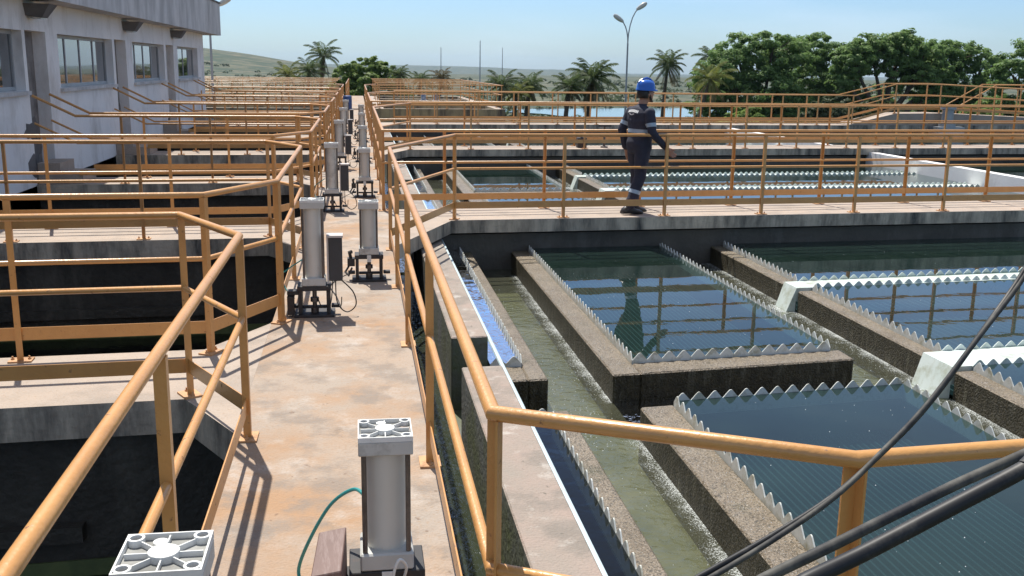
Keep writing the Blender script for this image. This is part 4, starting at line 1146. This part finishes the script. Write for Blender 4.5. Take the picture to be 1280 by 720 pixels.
def leaves(c, nr, sz, g_, parent, m, name='crown'):
    nr = nr/np.linalg.norm(nr, axis=1)[:, None]; q = g_.normal(size=c.shape)
    t = np.cross(nr, q); t /= np.linalg.norm(t, axis=1)[:, None]; b = np.cross(nr, t); z = sz[:, None]
    V = np.stack([c-t*z*.5, c+b*z*.21+nr*z*.06, c+t*z*.5-nr*z*.12, c-b*z*.21+nr*z*.06], 1)
    return quads(name, V, m, parent)
def crown_tree(name, base, lobes, nleaf, label, m, leaf=.38, trunk_r=.35, group='trees', seed=1, limbs=5):
    """lobes: (dx, dy, z, r) around the base; leaves sit in clumps near the lobe surfaces"""
    rng = random.Random(seed); gz = ground_z(base[0], base[1]) - .1
    root = empty(name, (base[0], base[1], gz), label, 'tree', group)
    tb = MB(); hmin = min(l[2]-l[3]*.3 for l in lobes) - gz
    fork = max(.8, hmin*.55)
    tb.tube([(0,0,0), (.08,.05,fork*.5), (0,.1,fork)], [trunk_r*1.25, trunk_r, trunk_r*.9], 9)
    for i, l in enumerate(lobes):
        e = Vector((l[0], l[1], l[2]-gz)); s0 = Vector((0,.1,fork-.1)); mid = s0.lerp(e, .5) + Vector((rng.uniform(-.3,.3), rng.uniform(-.3,.3), -.25*l[3]*rng.random()))
        r0 = trunk_r*(.5+.1*rng.random()); tb.tube([tuple(s0), tuple(mid), tuple(e)], [r0, r0*.6, r0*.25], 7)
        for q in range(3):
            d = Vector((rng.gauss(0,1), rng.gauss(0,1), abs(rng.gauss(0,.6)))).normalized()*l[3]*.8
            tb.tube([tuple(mid.lerp(e, .5)), tuple(e + d*.5), tuple(e + d)], [r0*.35, r0*.22, r0*.08], 5)
    tb.build('trunk', M['bark'], root, smooth=True)
    g_ = np.random.default_rng(seed); C_ = []; Dn = []; Rc = []
    tot = sum(l[3]**2 for l in lobes)
    for l in lobes:
        n = max(8, int(l[3]**2/tot*nleaf/55))
        d = g_.normal(size=(n, 3)); d[:, 2] += .25; d /= np.linalg.norm(d, axis=1)[:, None]
        rad = l[3]*np.where(g_.random(n) < .75, g_.uniform(.80, 1.10, n), g_.uniform(.35, .8, n))
        C_.append(np.array([l[0], l[1], l[2]-gz]) + d*rad[:, None]*np.array([1, 1, .82])); Dn.append(d); Rc.append(l[3]*g_.uniform(.14, .27, n))
    C_ = np.concatenate(C_); Dn = np.concatenate(Dn); Rc = np.concatenate(Rc)
    per = max(8, nleaf//len(C_)); n = len(C_)*per
    p = g_.normal(size=(n, 3)); p /= np.linalg.norm(p, axis=1)[:, None]; pn = p.copy()
    p *= (np.repeat(Rc, per)*g_.random(n)**.4)[:, None]; p[:, 2] *= .62
    nr = np.repeat(Dn, per, 0)*.5 + np.array([0, 0, .5]) + pn*.75 + g_.normal(size=(n, 3))*.35
    leaves(np.repeat(C_, per, 0)+p, nr, leaf*g_.uniform(.6, 1.2, n), g_, root, m)
    return root
crown_tree('mango_tree', (28.2, 70), [(-2.6,0,1.2,1.9),(-1.2,.5,2.8,1.9),(.9,-.3,3.1,1.8),(2.4,.2,2.4,1.9),(.3,-1.2,.4,2.1),(-3.2,.5,-1.2,1.7),(2.2,-.8,-.8,1.8),(-.8,-1.5,-1.3,1.6),(.6,-1.4,-1.6,1.7),(-2.2,-.8,-.2,1.7)], 44000,
           'broad dark mango tree left most of the large trees behind the far railing', M['mango'], .30, .4, 'large trees', 3)
crown_tree('mango_tree', (35.0, 75), [(-2.2,0,2.6,1.9),(0,.3,3.2,1.8),(2.0,0,2.4,1.9),(-1,-1,.6,2.0),(1.6,-.8,.2,1.9),(-2.6,.3,-.8,1.7),(.2,-.8,-1.2,1.9),(2.6,0,-1.4,1.6)], 38000,
           'dense dark mango tree second from the left among the large trees', M['mango'], .30, .4, 'large trees', 4)
crown_tree('mango_tree', (37.4, 68), [(-3.0,0,2.6,1.5),(-1.4,.4,3.2,1.5),(.5,0,3.3,1.7),(2.3,.2,2.9,1.6),(3.3,0,1.7,1.4),(-3.4,.2,1.2,1.1),(1.6,-.6,1.4,1.4),(3.0,-.3,.2,1.3),(-.2,-.5,1.8,1.1)], 38000,
           'spreading mango tree with a bare forked trunk and gaps of sky below its crown', M['mango'], .30, .42, 'large trees', 5)
crown_tree('mango_tree', (45.4, 72), [(-2.4,0,2.6,1.9),(-.4,.3,2.9,1.7),(1.5,0,2.1,1.8),(-1.6,-.8,.3,1.9),(1.2,-.6,-.2,1.9),(-3,0,-1.2,1.5),(2.4,0,-1,1.5),(-.4,-.9,-1.4,1.8),(-2.6,-.3,1.0,1.6)], 38000,
           'rounded mango tree right of the forked one, lower than its neighbours', M['mango'], .30, .38, 'large trees', 6)
crown_tree('mango_tree', (44.6, 62), [(-1.7,0,1.7,1.5),(.2,0,3.0,1.9),(2,0,2.4,2),(.6,-.5,.9,2),(-1.0,-.8,-.7,1.7),(1.4,-.6,-.6,2)], 32000,
           'big bright tree cut by the right edge of the photo', M['mango'], .30, .36, 'large trees', 7)
crown_tree('young_tree', (.6, 75), [(-1.3,0,1.0,1.1),(.1,.3,1.5,1.15),(1.3,0,1.1,1.1),(0,-.8,.2,1.4),(1.9,-.3,.2,1.0),(-1.7,0,-.3,1.1),(2.7,0,-.6,.8)], 16000,
           'light green leafy tree behind the end of the walkway, right of the tall palm', M['mango2'], .34, .2, 'trees at the walkway end', 8)
# shrubs in front of the big trees
for i, (x, y, z, r, m, lb) in enumerate(((30.5, 62, -.9, 1.5, 'scrub', 'dark shrub low in front of the left most mango tree'), (39.6, 60, -1.0, 1.2, 'mango2', 'pale green bush under the forked mango tree'),
                                      (34.5, 64, -1.2, 1.6, 'scrub', 'dark bush below the second mango tree'), (43.3, 64, -.9, 1.6, 'mango', 'leafy bush below the rounded mango tree'), (39.2, 74, -.6, 1.7, 'mango', 'dark bush seen through the fork of the spreading mango tree'), (24.5, 62, -1.4, 1.2, 'mango2', 'bright bush left of the mango trees beside the palm'))):
    crown_tree('shrub', (x, y), [(0,0,z,r),(r*.8,.2,z-.3,r*.75),(-r*.8,-.1,z-.2,r*.8)], 6000, lb, M[m], .32, .1, 'shrubs', 20+i)
def palm(base, ztop, fl, label, seed, m='palmleaf', nfr=22, dry=4, lean=.3, group='palms', tr=.13, droop=1.0):
    rng = random.Random(seed); gz = ground_z(base[0], base[1]) - .1
    root = empty('palm_tree', (base[0], base[1], gz), label, 'palm', group)
    h = ztop - fl*.45 - gz
    tb = MB(); pts = []; rs = []
    for i in range(7):
        q = i/6; pts.append((lean*q*q, .2*lean*q, h*q)); rs.append(tr*(1.3-.5*q) if q > .05 else tr*1.6)
    tb.tube(pts, rs, 9); tb.build('trunk', M['bark'], root, smooth=True)
    top = Vector(pts[-1])
    for part, cnt, mm in (('crown', nfr, m), ('dead_fronds', dry, 'palmdry')):
        if not cnt: continue
        vs = []; fs = []
        for k in range(cnt):
            az_ = 2.399*k + rng.uniform(-.3, .3); q = (k+.5)/cnt
            e = (R(82) - q*R(95)) if part == 'crown' else R(-35) - rng.random()*R(35)
            ln = fl*(.8+.3*rng.random()); d = Vector((math.cos(az_), math.sin(az_), 0)); p = top.copy(); ang = e
            n = 13; prev = None; rach = []
            for s_ in range(n+1):
                rach.append((p.copy(), ang)); p = p + (d*math.cos(ang) + Vector((0,0,math.sin(ang))))*(ln/n)
                ang -= droop*(.05 + .13*s_/n)*(1 if part == 'crown' else .4); ang = max(ang, R(-86))
            for s_ in range(n):
                a, aa = rach[s_]; b, _ = rach[s_+1]; sd = d.cross(Vector((0,0,1)))
                tt = (b-a).normalized(); o = len(vs); r_ = .016
                vs += [tuple(a+sd*r_), tuple(a-sd*r_), tuple(b-sd*r_), tuple(b+sd*r_)]; fs.append((o, o+1, o+2, o+3))
                if s_ < 1: continue
                ll = ln*.27*math.sin(math.pi*min(1, (s_+1.2)/(n+1.5)))**.6
                upn = sd.cross(tt)
                for sg in (-1, 1):
                    for half in (0, .5):
                        c = a.lerp(b, half); dr = (sd*sg*.8 + tt*.6 - Vector((0,0,.35+.25*rng.random()))).normalized(); o = len(vs); wv = tt*.040*fl/2.0
                        vs += [tuple(c), tuple(c+dr*ll*.5+wv), tuple(c+dr*ll-Vector((0,0,.1*ll))), tuple(c+dr*ll*.5-wv)]; fs.append((o, o+1, o+2, o+3))
        t = MB(); t.v = vs; t.f = fs; t.build(part, M[mm], root)
    return root
palm((-2.5, 70), 3.1, 1.5, 'tall coconut palm on the skyline left of the light green tree', 1, nfr=18, dry=3)
palm((-4.6, 66), 1.75, 1.2, 'low yellowish palm at the left end of the palm group near the hill', 2, m='palmyellow', nfr=16, dry=1)
palm((-3.35, 68), 2.0, 1.25, 'dark bushy palm between the yellowish palm and the tall palm', 3, nfr=20, dry=2)
palm((12.5, 55), 2.1, 1.75, 'tallest palm left of the worker, with hanging brown fronds', 4, nfr=26, dry=9)
palm((11.0, 54), 1.45, 1.25, 'shorter coconut palm touching the tallest one on its left, in front of the lake', 5, nfr=20, dry=6)
palm((9.5, 58), 1.35, 1.25, 'dark palm in the group left of the lake, right hand one', 6, nfr=22, dry=4)
palm((8.6, 57), .95, 1.25, 'bright low palm in the middle of the group left of the lake', 7, m='palmyellow', nfr=18, dry=2)
palm((7.6, 56), 1.4, 1.25, 'bushy palm at the left of the group left of the lake', 8, nfr=20, dry=3)
palm((22.9, 75), 3.0, 1.8, 'coconut palm on the skyline right of the worker helmet', 9, nfr=24, dry=5)
palm((22.6, 66), 2.1, 1.85, 'leaning coconut palm with pale fronds against the mango trees', 10, m='palmyellow', nfr=16, dry=4, lean=.9)
palm((26.0, 74), 3.45, 1.7, 'palm half hidden behind the left most mango tree', 11, nfr=20, dry=3)
palm((2.6, 72), 1.7, 1.05, 'small dark palm right of the light green tree', 12, nfr=20, dry=4)
palm((4.6, 80), 1.3, 1.1, 'low green palm right of the small dark palm on the far edge', 13, nfr=18, dry=2)
palm((6.6, 85), 1.45, 1.25, 'ragged brownish palm in the distance above the far yellow tank', 14, m='palmdry', nfr=20, dry=4)
# scrub on the plain: too many to count, one mass
rng = random.Random(99); g_ = np.random.default_rng(5); cs = []; ns_ = []; zs_ = []
def bush(x, y, r, k):
    d = g_.normal(size=(k, 3)); d[:, 1] *= .6; d[:, 2] = np.abs(d[:, 2])*.6; d /= np.linalg.norm(d, axis=1)[:, None]; d *= (r*g_.uniform(.6, 1, k))[:, None]
    cs.append(np.array([x, y, ground_z(x, y)+.05*r]) + d*np.array([1, 1, .8])); ns_.append(d + np.array([0, 0, .6])); zs_.append(np.full(k, r*.75))
for k in range(1100):
    y = 150 + 520*rng.random()**1.5; x = rng.uniform(-.25, .62)*y + rng.uniform(-15, 15)
    if ((x-78)/60)**2 + ((y-176)/33)**2 < 1: continue
    bush(x, y, rng.uniform(.5, 1.7)*(1+y/900), 26)
for k in range(120):                                                   # reeds and bushes on the lake shore
    a = rng.uniform(2.0, 4.9); bush(78 + 56*math.cos(a), 176 + 30*math.sin(a), rng.uniform(.5, 1.1), 24)
stuff(leaves(np.concatenate(cs), np.concatenate(ns_), np.concatenate(zs_), g_, None, M['scrub'], 'scrub'))

# ------------------------------------------------------------------ street lamps and masts
def street_lamp(x, y, arms, label, hgt):
    gz = ground_z(x, y); r_ = empty('street_lamp', (x, y, gz), label, 'street lamp', 'street lamps')
    t = MB(); t.tube([(0,0,0),(0,0,hgt*.5),(0,0,hgt)], [.075,.06,.05], 10); t.build('pole', M['galv'], r_, smooth=True)
    for dx, dz in arms:
        t = MB(); pts = [(dx*(1-math.cos(q*math.pi/2/6)), 0, hgt + dz*math.sin(q*math.pi/2/6)) for q in range(6)]
        t.tube(pts, .035, 8); a = t.build('arm', M['galv'], r_, smooth=True)
        e = pts[-1]; sg = math.copysign(1, dx)
        t = MB(); t.add([], [])
        c = Vector((e[0]+sg*.17, 0, e[2]+.12)); ax = Vector((sg*.30, 0, .20)); ay = Vector((0,.13,0)); azv = Vector((-sg*.08, 0, .12))
        n = 12; vs = []; fs = []
        for i, (q, rr_) in enumerate(((-1, .45), (-.6, .8), (0, 1), (.6, .95), (1, .5))):
            for j in range(n):
                aa = 6.283*j/n; vs.append(tuple(c + ax*q + ay*rr_*math.cos(aa) + azv*rr_*math.sin(aa)))
        for i in range(4):
            for j in range(n): fs.append((i*n+j, i*n+(j+1) % n, (i+1)*n+(j+1) % n, (i+1)*n+j))
        fs.append(tuple(range(n))[::-1]); fs.append(tuple(4*n+j for j in range(n))); t.add(vs, fs)
        t.build('lamp_head', M['lampglass'], r_, smooth=True)
street_lamp(16.0, 60, [(.8, 2.1), (-.6, 1.35)], 'double armed street lamp standing behind the worker', 6.55)
street_lamp(-6.75, 50, [(.75, 1.3)], 'street lamp pole beside the far corner of the white building', 6.5)
for x, y, h_, lb in ((23.8, 200, 13, 'tall thin mast on the plain left of the lake, the highest of three'), (42.3, 300, 13.5, 'faint thin mast right of the highest mast'), (20.2, 250, 12.5, 'short thin mast left of the highest mast')):
    gz = ground_z(x, y); t = MB(); t.tube([(x, y, gz), (x, y, gz+h_*.6), (x, y, gz+h_)], [.16, .11, .07], 8); t.box(x-.3, x+.3, y-.3, y+.3, gz-.2, gz+.15)
    tag(t.build('mast', M['galv']), lb, 'mast', 'masts')

# ------------------------------------------------------------------ haze
HZ = True
if HZ:
    hb = MB(); hb.box(-5900, 5900, -120, 6100, -40, 60)
    hm = bpy.data.materials.new('haze'); nt, N, L = nodes(hm)
    out = N.new('ShaderNodeOutputMaterial'); v = N.new('ShaderNodeVolumePrincipled')
    v.inputs['Color'].default_value = (.55, .78, 1, 1); v.inputs['Density'].default_value = .00008; v.inputs['Anisotropy'].default_value = .2
    L.new(v.outputs[0], out.inputs['Volume'])
    stuff(hb.build('haze', hm))
